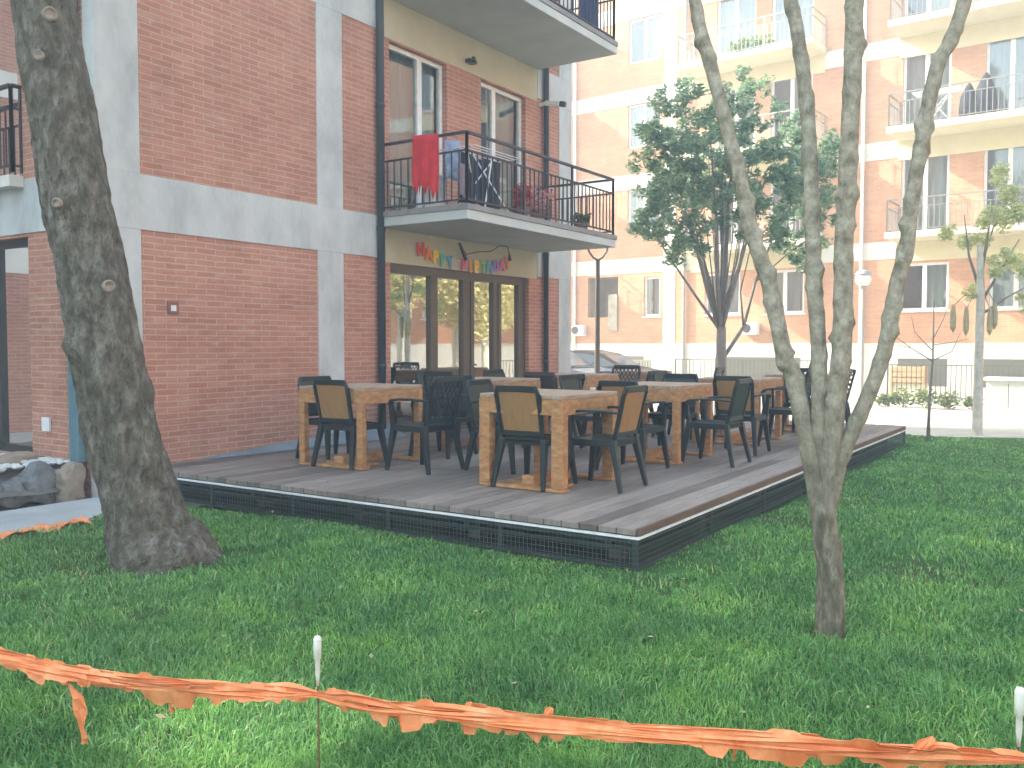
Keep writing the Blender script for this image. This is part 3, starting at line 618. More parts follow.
CH = [
 ('tan', 6.70, 6.42, -88, 'tan-backed armchair at the leftmost table by the plain brick wall'),
 ('solid', 7.0, 6.98, 172, 'dark armchair at the wall side of the leftmost table, mostly behind the tan-backed chair'),
 ('lattice', 6.85, 5.60, -3, 'dark green lattice-backed armchair at the right side of the leftmost table'),
 ('solid', 7.85, 6.15, 92, 'dark armchair tucked under the far side of the leftmost table'),
 ('tan', 6.63, 4.17, -90, 'tan-backed armchair between the two front legs of the nearest table'),
 ('tan', 6.87, 3.64, 1, 'tan-backed armchair on the right side of the nearest table, turned towards the table'),
 ('solid', 7.3, 4.95, 182, 'dark armchair on the left side of the nearest table, showing only above the tabletop'),
 ('tan', 8.03, 3.92, -92, 'tan-backed armchair at the middle front table, half hidden by the nearest table'),
 ('solid', 8.9, 3.42, 0, 'dark green armchair standing free at the right side of the middle front table'),
 ('solid', 9.05, 4.93, 180, 'dark armchair behind the middle front table, on its cafe side'),
 ('solid', 9.78, 4.3, 92, 'dark armchair at the far end of the middle front table'),
 ('tan', 9.97, 3.52, -88, 'brown-backed armchair between the middle front table and the one by the forked tree'),
 ('lattice', 10.95, 3.32, 4, 'dark lattice armchair at the lawn side of the table beside the forked tree'),
 ('solid', 11.15, 4.75, 180, 'dark armchair on the cafe side of the forked-tree table'),
 ('lattice', 12.35, 3.45, -90, 'dark lattice armchair glimpsed between the left two stems of the forked tree'),
 ('slat', 13.25, 3.38, 20, 'slatted dark armchair at the deck end, right of the thickest stem of the forked tree'),
 ('lattice', 8.5, 6.48, -90, 'dark lattice armchair behind the leftmost table, before the cafe doors'),
 ('solid', 9.2, 5.55, 0, 'dark armchair on the lawn side of the table in front of the cafe doors'),
 ('solid', 9.25, 7.2, 182, 'dark blue rounded armchair between the cafe doors and the table in front of them'),
 ('frame', 10.05, 6.1, -84, 'brown armchair with broad back at the near end of the table under the lamp post'),
 ('solid', 10.95, 5.38, 8, 'dark armchair on the lawn side of the table under the lamp post'),
 ('lattice', 12.0, 6.1, 95, 'dark lattice armchair between the lamp post table and the palest table'),
 ('slat', 13.3, 5.35, 5, 'slatted grey armchair beside the palest table at the back of the deck'),
 ('solid', 10.4, 6.95, 176, 'dark armchair close to the right cafe door'),
]
for st, x, y, rz, lab in CH:
    if st == 'frame': chair('solid', x, y, rz, lab, PLASB)
    else: chair(st, x, y, rz, lab)

# ------------------------------------------------------------------ banner and cable
Bn = thing('birthday_banner', 'rainbow coloured letter banner reading HAPPY BIRTHDAY above the cafe doors', 'banner', (9.8, 8.08, 2.75))
cols = [(.75, .05, .04), (.85, .22, .03), (.9, .65, .06), (.12, .5, .4), (.08, .35, .6), (.35, .12, .5), (.75, .08, .25), (.85, .25, .05), (.9, .6, .08), (.2, .5, .15), (.08, .38, .6), (.3, .15, .55), (.7, .08, .3), (.85, .25, .06)]
txt = 'HAPPY BIRTHDAY'; cordpts = []
cm = {}
for i, ch in enumerate(txt):
    t_ = i / (len(txt) - 1); x = 9.80 + 2.16 * t_; z = 2.755 - .14 * math.sin(PI * t_) ** .8 - .03 * t_
    cordpts.append((x + .06, 8.095, z + .135))
    if ch == ' ': continue
    cu = bpy.data.curves.new('letter', 'FONT'); cu.body = ch; cu.size = .235; cu.extrude = .004; cu.offset = .014; cu.align_x = 'CENTER'
    tmp = bpy.data.objects.new('tmp', cu); COL.objects.link(tmp); dg = bpy.context.evaluated_depsgraph_get(); me = bpy.data.meshes.new_from_object(tmp.evaluated_get(dg))
    bpy.data.objects.remove(tmp); me.materials.clear(); me.materials.append(plain('foil_letter', cols[i], .3))
    o = bpy.data.objects.new('letter', me); COL.objects.link(o); o.parent = Bn
    o.rotation_euler = (R(90), R(random.uniform(-7, 7)), 0); o.location = (x + .06 - 9.8, 8.09 - 8.08, z - 2.75)
m = MB(); m.tube([(p_[0] - 9.8, p_[1] - 8.08, p_[2] - 2.75) for p_ in cordpts], .004, 5); m.build('cord', WHITE, Bn)
Cb = thing('festoon_cable', 'black lamp cable with two dangling bulb holders under the lower balcony', 'cable', (10.8, 8.05, 2.75))
def loc(L, pts): return [(p_[0] - L[0], p_[1] - L[1], p_[2] - L[2]) for p_ in pts]
m = MB(); m.tube(loc((10.8, 8.05, 2.75), [(10.72, 8.06, 2.98), (10.84, 8.04, 2.84), (11.1, 8.0, 2.9), (11.4, 7.98, 2.93), (11.6, 7.96, 3.03), (11.8, 7.95, 3.04), (11.86, 7.95, 2.9)]), .008, 6); m.build('cable', RAIL, Cb)
m = MB(); m.tube(loc((10.8, 8.05, 2.75), [(10.70, 8.06, 3.0), (10.84, 8.04, 2.76)]), [.02, .03], 8); m.build('bulb_holder', RAIL, Cb)
m = MB(); m.tube(loc((10.8, 8.05, 2.75), [(11.86, 7.95, 2.92), (11.87, 7.95, 2.82)]), [.016, .03], 8); m.build('bulb_holder', RAIL, Cb)

# ------------------------------------------------------------------ things on the near balcony
def cloth(name, mat, A_, B_, drop, lab, cat, amp=.02, over=.0, teeth=0, n=18, outdir=(0, -1, 0), parent=None):
    m = MB(); A_ = Vector(A_); B_ = Vector(B_); od = Vector(outdir); vs = []; K = 8
    for i in range(n + 1):
        t_ = i / n; p_ = A_.lerp(B_, t_); dd = drop * (1 - (teeth * (.5 + .5 * math.sin(i * 2.1)) if teeth else 0) - .05 * math.sin(t_ * 5))
        for j in range(K + 1):
            s_ = j / K; w_ = amp * (math.sin(t_ * 17 + s_ * 2) * s_ + .3 * math.sin(t_ * 40))
            vs.append(p_ + od * (w_ + .02) + Vector((0, 0, -dd * s_)))
    fs = [(i * (K + 1) + j, (i + 1) * (K + 1) + j, (i + 1) * (K + 1) + j + 1, i * (K + 1) + j + 1) for i in range(n) for j in range(K)]
    m.add(vs, fs); o = m.build(name, mat, parent, smooth=True); s2 = o.modifiers.new('thick', 'SOLIDIFY'); s2.thickness = .006
    if lab: tag(o, lab, cat)
    return o
RED = noisy('red_cloth', (.50, .02, .03), (.68, .045, .05), 6, .9, .3, 30); NAVY = noisy('navy_cloth', (.018, .03, .085), (.045, .065, .16), 8, .9, .3, 30)
DGREY = noisy('dark_cloth', (.012, .014, .02), (.03, .032, .042), 8, .9, .3, 30); MAUVE = noisy('mauve_cloth', (.25, .18, .20), (.36, .27, .29), 8, .9, .3, 30); BLUEC = noisy('blue_cloth', (.12, .2, .38), (.45, .5, .6), 14, .9, .3, 30)
cloth('towel', RED, (9.0, 7.50, 4.155), (9.0, 7.08, 4.135), .80, 'bright red towel hung over the left end of the balcony railing', 'towel', teeth=.22, outdir=(-1, 0, 0))
cloth('hanging_shirt', BLUEC, (9.12, 7.12, 4.08), (9.30, 7.0, 4.08), .5, 'blue and white shirt hanging beside the red towel on the balcony', 'clothing')
cloth('hanging_cloth', MAUVE, (9.2, 6.98, 3.80), (9.36, 6.92, 3.78), .42, 'mauve-brown cloth hanging low between the red towel and the drying rack', 'clothing')
def rack(name, lab, x, y, z, L, mat, rz=0, h=.75):
    t = thing(name, lab, 'drying rack', (x, y, z), rz)
    m = MB()
    for yy in (-.25, .25):
        m.tube([(-L / 2 + .1, yy, 0), (L / 2 - .1, -yy * .1, h)], .011, 6); m.tube([(L / 2 - .1, yy, 0), (-L / 2 + .1, yy * .1, h)], .011, 6)
    m.build('legs', mat, t)
    m = MB()
    for yy in np.linspace(-.27, .27, 7): m.tube([(-L / 2 - .15, yy, h), (L / 2 + .15, yy, h)], .006, 5)
    for xx in (-L / 2 - .15, L / 2 + .15): m.tube([(xx, -.27, h), (xx, .27, h)], .008, 5)
    m.build('rails', mat, t); return t
rack('drying_rack', 'white folding drying rack with dark washing on the near balcony', 9.75, 6.98, 3.245, .75, WHITE)
for i, (x, y, c_, l_) in enumerate([(9.55, 7.10, DGREY, ''), (9.86, 7.18, NAVY, ''), (10.12, 7.10, DGREY, '')]):
    cloth('hanging_garment', c_, (x - .20, y, 3.99), (x + .20, y, 3.99), .68 - .08 * (i == 1), ['near-black garment on the left side of the balcony drying rack', 'navy garment in the middle of the balcony drying rack', 'dark garment at the right end of the balcony drying rack'][i], 'clothing')
m = MB(); m.box(9.2, 7.3, 3.245, 9.42, 7.5, 3.7); tag(m.build('storage_box', WHITE, None, bevel=.02), 'white plastic box standing behind the red towel on the balcony', 'box')
def leaves(n, center, size, spread, shape=None, elong=1.5, normal_up=.3):
    """numpy leaf quads; center list of (x,y,z,r)"""
    C_ = np.array(center); k = rng.choice(len(C_), n, p=(C_[:, 3] ** 2) / (C_[:, 3] ** 2).sum())
    d_ = rng.normal(size=(n, 3)); d_ /= np.linalg.norm(d_, axis=1)[:, None]; r_ = rng.random(n) ** .45
    p_ = C_[k, :3] + d_ * (C_[k, 3] * r_)[:, None] * np.array([1, 1, spread])
    a = rng.normal(size=(n, 3)); a[:, 2] *= .6; a /= np.linalg.norm(a, axis=1)[:, None]
    b = np.cross(a, rng.normal(size=(n, 3))); b /= np.linalg.norm(b, axis=1)[:, None]
    s_ = size * (.6 + .8 * rng.random(n))[:, None]
    v = np.stack([p_ - a * s_ * elong / 2, p_ + b * s_ / 2 * .7, p_ + a * s_ * elong / 2, p_ - b * s_ / 2 * .7], 1).reshape(-1, 3)
    return v
def quadmesh(name, v, mat, parent=None, tri=False):
    k = 3 if tri else 4; me = bpy.data.meshes.new(name); n = len(v) // k
    me.vertices.add(len(v)); me.vertices.foreach_set('co', v.astype(np.float32).ravel()); me.loops.add(n * k); me.loops.foreach_set('vertex_index', np.arange(n * k, dtype=np.int32))
    me.polygons.add(n); me.polygons.foreach_set('loop_start', np.arange(0, n * k, k, dtype=np.int32)); me.update(calc_edges=True); me.materials.append(mat)
    o = bpy.data.objects.new(name, me); COL.objects.link(o)
    if parent is not None: o.parent = parent
    return o
def potplant(lab, x, y, z, mats, w=.3, h=.35, n=260, cat='potted plant', sz=.05):
    t = thing('potted_plant', lab, cat, (x, y, z)); m = MB(); m.lathe([(.09, 0), (.12, .16), (.13, .16), (.11, .15)], n=14); m.build('pot', plain('pot', (.22, .12, .08), .7), t)
    quadmesh('leaves', leaves(n, [(0, 0, .16 + h / 2, w * .9), (w * .4, 0, .2, w * .6), (-w * .4, 0, .22, w * .6)], sz, h / w / 1.6), mats[0], t)
    if len(mats) > 1: quadmesh('flowers', leaves(n // 2, [(0, -.03, .2 + h * .55, w), (w * .5, 0, .28, w * .5)], sz, .7), mats[1], t)
GLF = leafmat('balcony_leaves', (.04, .09, .03), (.12, .2, .06)); REDF = leafmat('red_flowers', (.5, .02, .02), (.7, .12, .12)); PINKF = leafmat('pink_flowers', (.6, .25, .25), (.75, .5, .48))
potplant('bright red flowers in a pot at the balcony railing', 10.52, 6.86, 3.245, [REDF, REDF], .16, .30, 260)
potplant('pink and red flowering plant right of the bright red pot on the balcony', 10.95, 6.86, 3.245, [PINKF, PINKF], .24, .30, 200)
potplant('small green plant near the right end of the lower balcony', 12.2, 6.86, 3.22, [GLF], .18, .14, 160)
# dark goods behind the upper balcony railing
cloth('draped_fabric', NAVY, (11.9, 6.78, 7.1), (12.55, 6.78, 7.1), .8, 'dark fabric spread inside the upper balcony railing', 'fabric')
# far balconies
def fpt(u, z, o): 
    c_, s_ = math.cos(FR), math.sin(FR); return (P0[0] + (-o) * c_ - u * s_, P0[1] + (-o) * s_ + u * c_, z)
q = fpt(-1.3, 7.425, .8); rack('drying_rack', 'white folding drying rack on the far right balcony beside dark covered furniture', *q, .9, WHITE, FR + PI / 2, .85)
def cover(lab, u, w_, h_):
    L = fpt(u, 7.425, .75); m = MB(); n = 12
    prof = [(w_ * .5, 0), (w_ * .52, h_ * .3), (w_ * .44, h_ * .65), (w_ * .2, h_ * .9), (.03, h_)]
    m.lathe(prof, (0, 0, 0), 12); m.v = [(v[0] * (1 + .12 * math.sin(5 * math.atan2(v[1], v[0]))), v[1] * (1 + .12 * math.sin(5 * math.atan2(v[1], v[0]))), v[2]) for v in m.v]
    o = m.build('covered_parasol', DGREY, None, smooth=True); o.location = L; tag(o, lab, 'parasol')
cover('taller dark pointed parasol cover on the far right balcony', -2.45, .5, 1.15); cover('shorter dark parasol cover left of the pointed one on the far balcony', -2.05, .42, .95)
q = fpt(4.0, 10.125, .85); t = thing('window_box_plant', 'bright green bushy plant on the high far balcony behind the crown', 'plant', q)
m = MB(); m.box(-.12, -.6, 0, .12, .6, .2); m.build('planter', plain('planter', (.5, .45, .4), .7), t); quadmesh('leaves', leaves(500, [(0, a_, .42, .28) for a_ in (-.5, -.2, .1, .4)], .1, .9), leafmat('lime_leaves', (.12, .25, .05), (.25, .4, .1)), t)

# ------------------------------------------------------------------ lamps, cars, railings, street things
t = thing('street_lamp', 'slim dark lamp post with an open U-shaped fork top', 'street lamp', (17.72, 9.54, -.04))
m = MB(); m.tube([(0, 0, 0), (0, 0, 1), (0, 0, 3.42)], [.075, .06, .05], 10); m.lathe([(.12, 0), (.12, .03), (.09, .1)], n=12); m.build('post', LAMPP, t, smooth=False)
m = MB(); e = Vector((.5546, -.832, 0)); pts = [e * -.22 + Vector((0, 0, 3.72)), e * -.2 + Vector((0, 0, 3.6)), e * -.1 + Vector((0, 0, 3.46)), Vector((0, 0, 3.41)), e * .1 + Vector((0, 0, 3.46)), e * .2 + Vector((0, 0, 3.6)), e * .22 + Vector((0, 0, 3.72))]
m.tube(pts, .024, 8); m.build('fork', LAMPP, t); m = MB(); m.tube([e * -.22 + Vector((0, 0, 3.72)), e * .22 + Vector((0, 0, 3.72))], .03, 8); m.build('lamp_bar', LAMPP, t)
t = thing('street_lamp', 'thin lamp post with a white globe right of the forked tree stems', 'street lamp', (23.0, 5.12, -.04))
m = MB(); m.tube([(0, 0, 0), (0, 0, 2.95)], [.05, .035], 10); m.build('post', plain('pale_post', (.35, .33, .3)), t)
m = MB(); m.lathe([(.02, -.19), (.12, -.15), (.18, -.06), (.19, 0), (.17, .08), (.1, .16), (.02, .19)], (0, 0, 3.13), 16); m.build('globe', WHITE, t, smooth=True)
m = MB(); m.lathe([(.12, 0), (.2, .02), (.14, .1), (.03, .14)], (0, 0, 3.22), 16); m.build('cap', plain('cap_grey', (.3, .3, .3)), t)
m = MB(); m.lathe([(.05, 0), (.1, .04), (.09, .06)], (0, 0, 2.9), 12); m.build('collar', plain('cap_grey', (.3, .3, .3)), t)

def car(lab, x, y, rz, body, z=-.04):
    t = thing('parked_car', lab, 'car', (x, y, z), rz)
    # side profile (x along the car, front = +x), z
    low = [(-2.05, .35), (-2.1, .6), (-2.05, .88), (-1.9, .98), (1.0, .95), (1.75, .80), (2.08, .66), (2.12, .42), (2.0, .25), (-1.95, .25)]
    m = MB(); n = len(low); vs = []
    for s, ins in ((-1, .0), (1, .0)):
        for px_, pz_ in low: vs.append((px_, s * (.84 - .05 * (pz_ < .4) - .04 * (pz_ > .9)), pz_))
    m.add(vs, [tuple(range(n)), tuple(range(2 * n - 1, n - 1, -1))] + [(i, (i + 1) % n, n + (i + 1) % n, n + i) for i in range(n)]); m.f = [f if i else f[::-1] for i, f in enumerate(m.f)]
    m.build('body', body, t, bevel=.05, seg=3, smooth=True)
    cab = [(-1.9, .96), (-1.55, 1.34), (-.9, 1.42), (-.1, 1.42), (.45, 1.32), (1.15, .94)]
    m = MB(); n = len(cab); vs = []
    for s in (-1, 1):
        for px_, pz_ in cab: vs.append((px_, s * (.80 - .30 * (pz_ - .94)), pz_))
    m.add(vs, [tuple(range(n)), tuple(range(2 * n - 1, n - 1, -1))] + [(i, i + 1, n + i + 1, n + i) for i in range(n - 1)]); cb_ = m.build('cabin', body, t, bevel=.03, seg=2, smooth=True)
    gm = plain('car_glass', (.10, .14, .17), .08, 0, .8)
    for s in (-1, 1):
        m = MB(); sp_ = [(-1.6, 1.0), (-1.38, 1.30), (-.5, 1.36), (-.5, 1.0)]; sq_ = [(-.42, 1.0), (-.42, 1.36), (-.1, 1.355), (.38, 1.27), (.92, 1.0)]
        for pl_ in (sp_, sq_): m.add([(a_, s * (.807 - .30 * (b_ - .94)), b_) for a_, b_ in pl_], [tuple(range(len(pl_)))])
        m.build('side_window', gm, cb_)
    m = MB(); m.quad((.52, -.62, 1.30), (.52, .62, 1.30), (1.10, .72, .985), (1.10, -.72, .985)); m.build('windscreen', gm, cb_)
    m = MB(); m.quad((-1.60, -.62, 1.31), (-1.60, .62, 1.31), (-1.86, .70, 1.03), (-1.86, -.70, 1.03)); m.build('rear_window', gm, cb_)
    for wx in (-1.3, 1.3):
        for s in (-1, 1):
            m = MB(); m.lathe([(.2, -.09), (.3, -.09), (.32, -.05), (.32, .05), (.3, .09), (.2, .09)], n=20); m.v = [(wx + v[0], s * .78 + v[2], .31 + v[1]) for v in m.v]; wh = m.build('wheel', plain('tyre', (.02, .02, .02), .8), t)
            m = MB(); m.lathe([(.19, -.095), (.19, .095)], n=14); m.v = [(wx + v[0], s * .78 + v[2], .31 + v[1]) for v in m.v]; m.build('rim', METAL, wh)
    for s in (-1, 1):
        m = MB(); m.box(2.02, s * .72 - .12, .56, 2.11, s * .72 + .1, .68); m.build('headlight', WHITE, t, bevel=.02)
        m = MB(); m.box(.85, s * .86 - .07, .95, 1.0, s * .86 + .07, 1.06); m.build('mirror', body, t, bevel=.02)
car('blue-grey hatchback parked beyond the deck, right of the near building corner', 21.6, 13.2, R(-86), plain('blue_grey_paint', (.22, .27, .33), .22, .5, .6))
car('darker brown-grey car parked beside the blue-grey hatchback, behind the slim lamp post', 23.4, 12.6, R(-84), plain('taupe_paint', (.13, .115, .105), .25, .4, .6), -.1)

def fence(name, lab, u0, u1, o_, h, mat, sp=.12, tk=.02, cat='railing', zb=0):
    A_ = Vector(fpt(u0, zb, o_)); B_ = Vector(fpt(u1, zb, o_)); t = thing(name, lab, cat, A_, 0); d_ = B_ - A_; L = d_.length; n = int(L / sp)
    m = MB(); m.beam((0, 0, h), d_ + Vector((0, 0, h)), .04, .03); m.beam((0, 0, .12), d_ + Vector((0, 0, .12)), .03, .02); m.build('rail', mat, t)
    m = MB()
    for i in range(n + 1): p_ = d_ * (i / n); m.beam(p_ + Vector((0, 0, .12)), p_ + Vector((0, 0, h)), tk, tk)
    tag(m.build('bars', mat, t), kind='stuff')
    k = max(1, int(L / 2))
    for i in range(k + 1): p_ = d_ * (i / k); m = MB(); m.beam(p_, p_ + Vector((0, 0, h + .02)), .045, .045); m.build('post', mat, t)
GRN = plain('dull_rail', (.09, .09, .075), .5)
fence('iron_railing', 'dark iron railing behind the slender green-crowned tree', 6.0, 1.6, 1.6, 1.05, GRN)
fence('iron_railing', 'dark iron railing at the right edge behind the bare sapling', -.35, -7, 1.6, .97, GRN)
fence('slatted_fence', 'tan slatted fence panel behind the parked cars', 9.6, 7.3, .9, 1.0, plain('tan_slat', (.30, .29, .23), .8), .10, .07, 'fence', .0)
# box standing in for an orange-brown reflection, cabinet, bushes
q = fpt(-.7, 0, 1.0); t = thing('reflection_box', 'orange-brown boarded box standing in for a reflection behind the right railing', 'stand-in', q, FR)
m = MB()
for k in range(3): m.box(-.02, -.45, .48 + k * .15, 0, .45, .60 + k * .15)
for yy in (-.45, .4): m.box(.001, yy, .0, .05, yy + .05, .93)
m.build('reflection_boards', REFL_BROWN, t); m = MB(); m.box(0.06, -.43, .0, .5, .43, .44); m.build('reflection_base', CRS, t); m = MB(); m.box(.06, -.42, .441, .5, .42, .9); m.build('reflection_inner', REFL_BROWN, t)
q = (23.6, 2.0, -.04); t = thing('utility_cabinet', 'pale grey-green utility cabinet at the right edge before the railing', 'cabinet', q, FR)
m = MB(); m.box(-.2, -.45, 0, .2, .45, .72); m.build('body', plain('cabinet_paint', (.42, .45, .40), .6), t, bevel=.01); m = MB(); m.box(-.26, -.6, .721, .26, .5, .80); m.build('lid', CONCF, t, bevel=.01)
m = MB(); m.box(-.203, -.01, .1, -.2005, .0, .66); m.build('door_gap', DARKF, t)
BUSH = leafmat('bush_leaves', (.06, .10, .03), (.22, .28, .10), .4)
for i, (px_, y_, r_) in enumerate([(23.9, 4.75, .22), (24.0, 4.35, .3), (23.8, 3.75, .34), (23.7, 3.25, .28), (24.1, 2.8, .22)]):
    t = thing('low_shrub', ['small low shrub just right of the rightmost forked stem', 'round low shrub left of the bare sapling', 'fuller leafy shrub directly behind the bare sapling', 'leafy shrub right of the bare sapling', 'small shrub left of the pale utility cabinet'][i], 'shrub', (px_, y_, -.04), 0, 'low shrubs along the far railing')
    m = MB(); m.tube([(0, 0, 0), (.02, 0, r_)], [.02, .008], 5); m.build('stem', BARK3, t); quadmesh('foliage', leaves(240, [(0, 0, r_ * .8, r_), (0, r_ * .5, r_ * .7, r_ * .6)], .07, .8), BUSH, t)

# ------------------------------------------------------------------ trees
def rough_tube(mb, pts, rad, n=20, sub=6, amp=.06, knots=(), ridges=0):
    pts = [Vector(p_) for p_ in pts]; P_ = []; Q = []
    for i in range(len(pts) - 1):
        p0 = pts[max(i - 1, 0)]; p1 = pts[i]; p2 = pts[i + 1]; p3 = pts[min(i + 2, len(pts) - 1)]
        for s_ in range(sub):
            t_ = s_ / sub; P_.append(.5 * ((2 * p1) + (p2 - p0) * t_ + (2 * p0 - 5 * p1 + 4 * p2 - p3) * t_ ** 2 + (-p0 + 3 * p1 - 3 * p2 + p3) * t_ ** 3)); Q.append(rad[i] + (rad[i + 1] - rad[i]) * t_)
    P_.append(pts[-1]); Q.append(rad[-1]); vs = []; ph = random.uniform(0, 9)
    for i, p_ in enumerate(P_):
        d_ = (P_[min(i + 1, len(P_) - 1)] - P_[max(i - 1, 0)]).normalized(); r_ = (Vector((1, 0, 0)) - d_ * d_.x).normalized(); w_ = d_.cross(r_)
        for k in range(n):
            a = 2 * PI * k / n; q_ = Q[i] * (1 + amp * (.5 * math.sin(3 * a + i * .35 + ph) + .35 * math.sin(5 * a - i * .6) + random.uniform(-.5, .5)) + (.035 * math.sin(a * ridges + .5 * math.sin(i * .7)) if ridges else 0))
            for kz, ka, kr, kh in knots:
                dz_ = (p_.z - kz) / kr; da = math.atan2(math.sin(a - ka), math.cos(a - ka)) * Q[i] / kr; e_ = dz_ * dz_ + da * da
                if e_ < 4: q_ += kh * math.exp(-e_ * 1.5)
            vs.append(p_ + r_ * (math.cos(a) * q_) + w_ * (math.sin(a) * q_))
    m_ = len(P_); fs = [(i * n + k, i * n + (k + 1) % n, (i + 1) * n + (k + 1) % n, (i + 1) * n + k) for i in range(m_ - 1) for k in range(n)]; fs.append(tuple((m_ - 1) * n + k for k in range(n)))
    mb.add(vs, fs)
# old leaning tree, left
t = thing('old_leaning_tree', 'thick old tree trunk leaning left with rough grey bark and cut branch scars', 'tree', (3.86, 5.56, 0))
pts = [(3.87, 5.52, -.12), (3.87, 5.54, .02), (3.83, 5.6, .2), (3.80, 5.67, .45), (3.73, 5.84, 1.11), (3.69, 5.95, 1.82), (3.63, 6.09, 2.52), (3.59, 6.2, 3.22), (3.55, 6.33, 3.92), (3.52, 6.43, 4.6), (3.45, 6.55, 5.6), (3.5, 6.6, 7.0), (3.6, 6.5, 8.5)]
rd = [.44, .37, .285, .25, .235, .228, .222, .215, .20, .215, .19, .14, .06]
A_IN = math.atan2(-.85, -.5)
kn = [(1.9, A_IN + .25, .09, .05), (2.45, A_IN - .5, .08, .06), (1.5, A_IN - 1.1, .1, .05), (3.45, A_IN - .35, .08, .04), (1.15, A_IN + 1.5, .12, .025), (1.0, A_IN - 1.3, .1, .03), (3.9, A_IN + .2, .1, .05)]
m = MB(); rough_tube(m, loc((3.86, 5.56, 0), pts), rd, 72, 14, .055, [(a_, b_, c_, d_) for a_, b_, c_, d_ in kn], 13); m.build('trunk', BARK1, t, smooth=True)
def disc(parent, c_, nrm, r_, mat, name='branch_scar'):
    nrm = Vector(nrm).normalized(); u_ = nrm.cross(Vector((0, 0, 1))).normalized(); v_ = u_.cross(nrm); m = MB()
    for rr, oo in ((1.25, -.02), (1.2, .012), (.9, .02), (.8, .006)): m.v += [tuple(Vector(c_) + nrm * oo + (u_ * math.cos(a) + v_ * math.sin(a)) * r_ * rr * random.uniform(.92, 1.06)) for a in [2 * PI * k / 14 for k in range(14)]]
    m.f = [(i * 14 + k, i * 14 + (k + 1) % 14, (i + 1) * 14 + (k + 1) % 14, (i + 1) * 14 + k) for i in range(3) for k in range(14)] + [tuple(42 + k for k in range(14))]; m.m = [0] * len(m.f); m.build(name, mat, parent, smooth=True)
for cx, cy, z, a, r_ in [(3.69, 5.96, 1.9, A_IN + .25, .035), (3.63, 6.07, 2.45, A_IN - .5, .028), (3.58, 6.25, 3.45, A_IN - .35, .03), (3.73, 5.9, 1.5, A_IN - 1.1, .03), (3.55, 6.33, 3.75, A_IN + .2, .04)]:
    q_ = .235 if z < 3 else .215; disc(t, (cx - 3.86 + math.cos(a) * (q_ + .04), cy - 5.56 + math.sin(a) * (q_ + .04), z), (math.cos(a), math.sin(a), .05), r_, CUT)
for i in range(5):      # limbs and crown above the picture
    a = i * 1.26; m = MB(); m.tube(loc((3.86, 5.56, 0), [(3.5, 6.5, 5.9 + .35 * i), (3.5 + math.cos(a) * .9, 6.5 + math.sin(a) * .9, 6.9 + .3 * i), (3.5 + math.cos(a) * 1.7, 6.5 + math.sin(a) * 1.7, 7.8 + .3 * i)]), [.1, .06, .02], 8); m.build('limb', BARK1, t)
GL1 = leafmat('tree_leaves', (.03, .065, .025), (.09, .16, .055), .3)
quadmesh('crown', leaves(6000, [(-.4 + 1.5 * math.cos(a), .9 + 1.5 * math.sin(a), 8.2 + .5 * math.sin(3 * a), 1.2) for a in np.linspace(0, 6.2, 7)] + [(-.3, .9, 9.2, 1.5)], .13, .8), GL1, t)

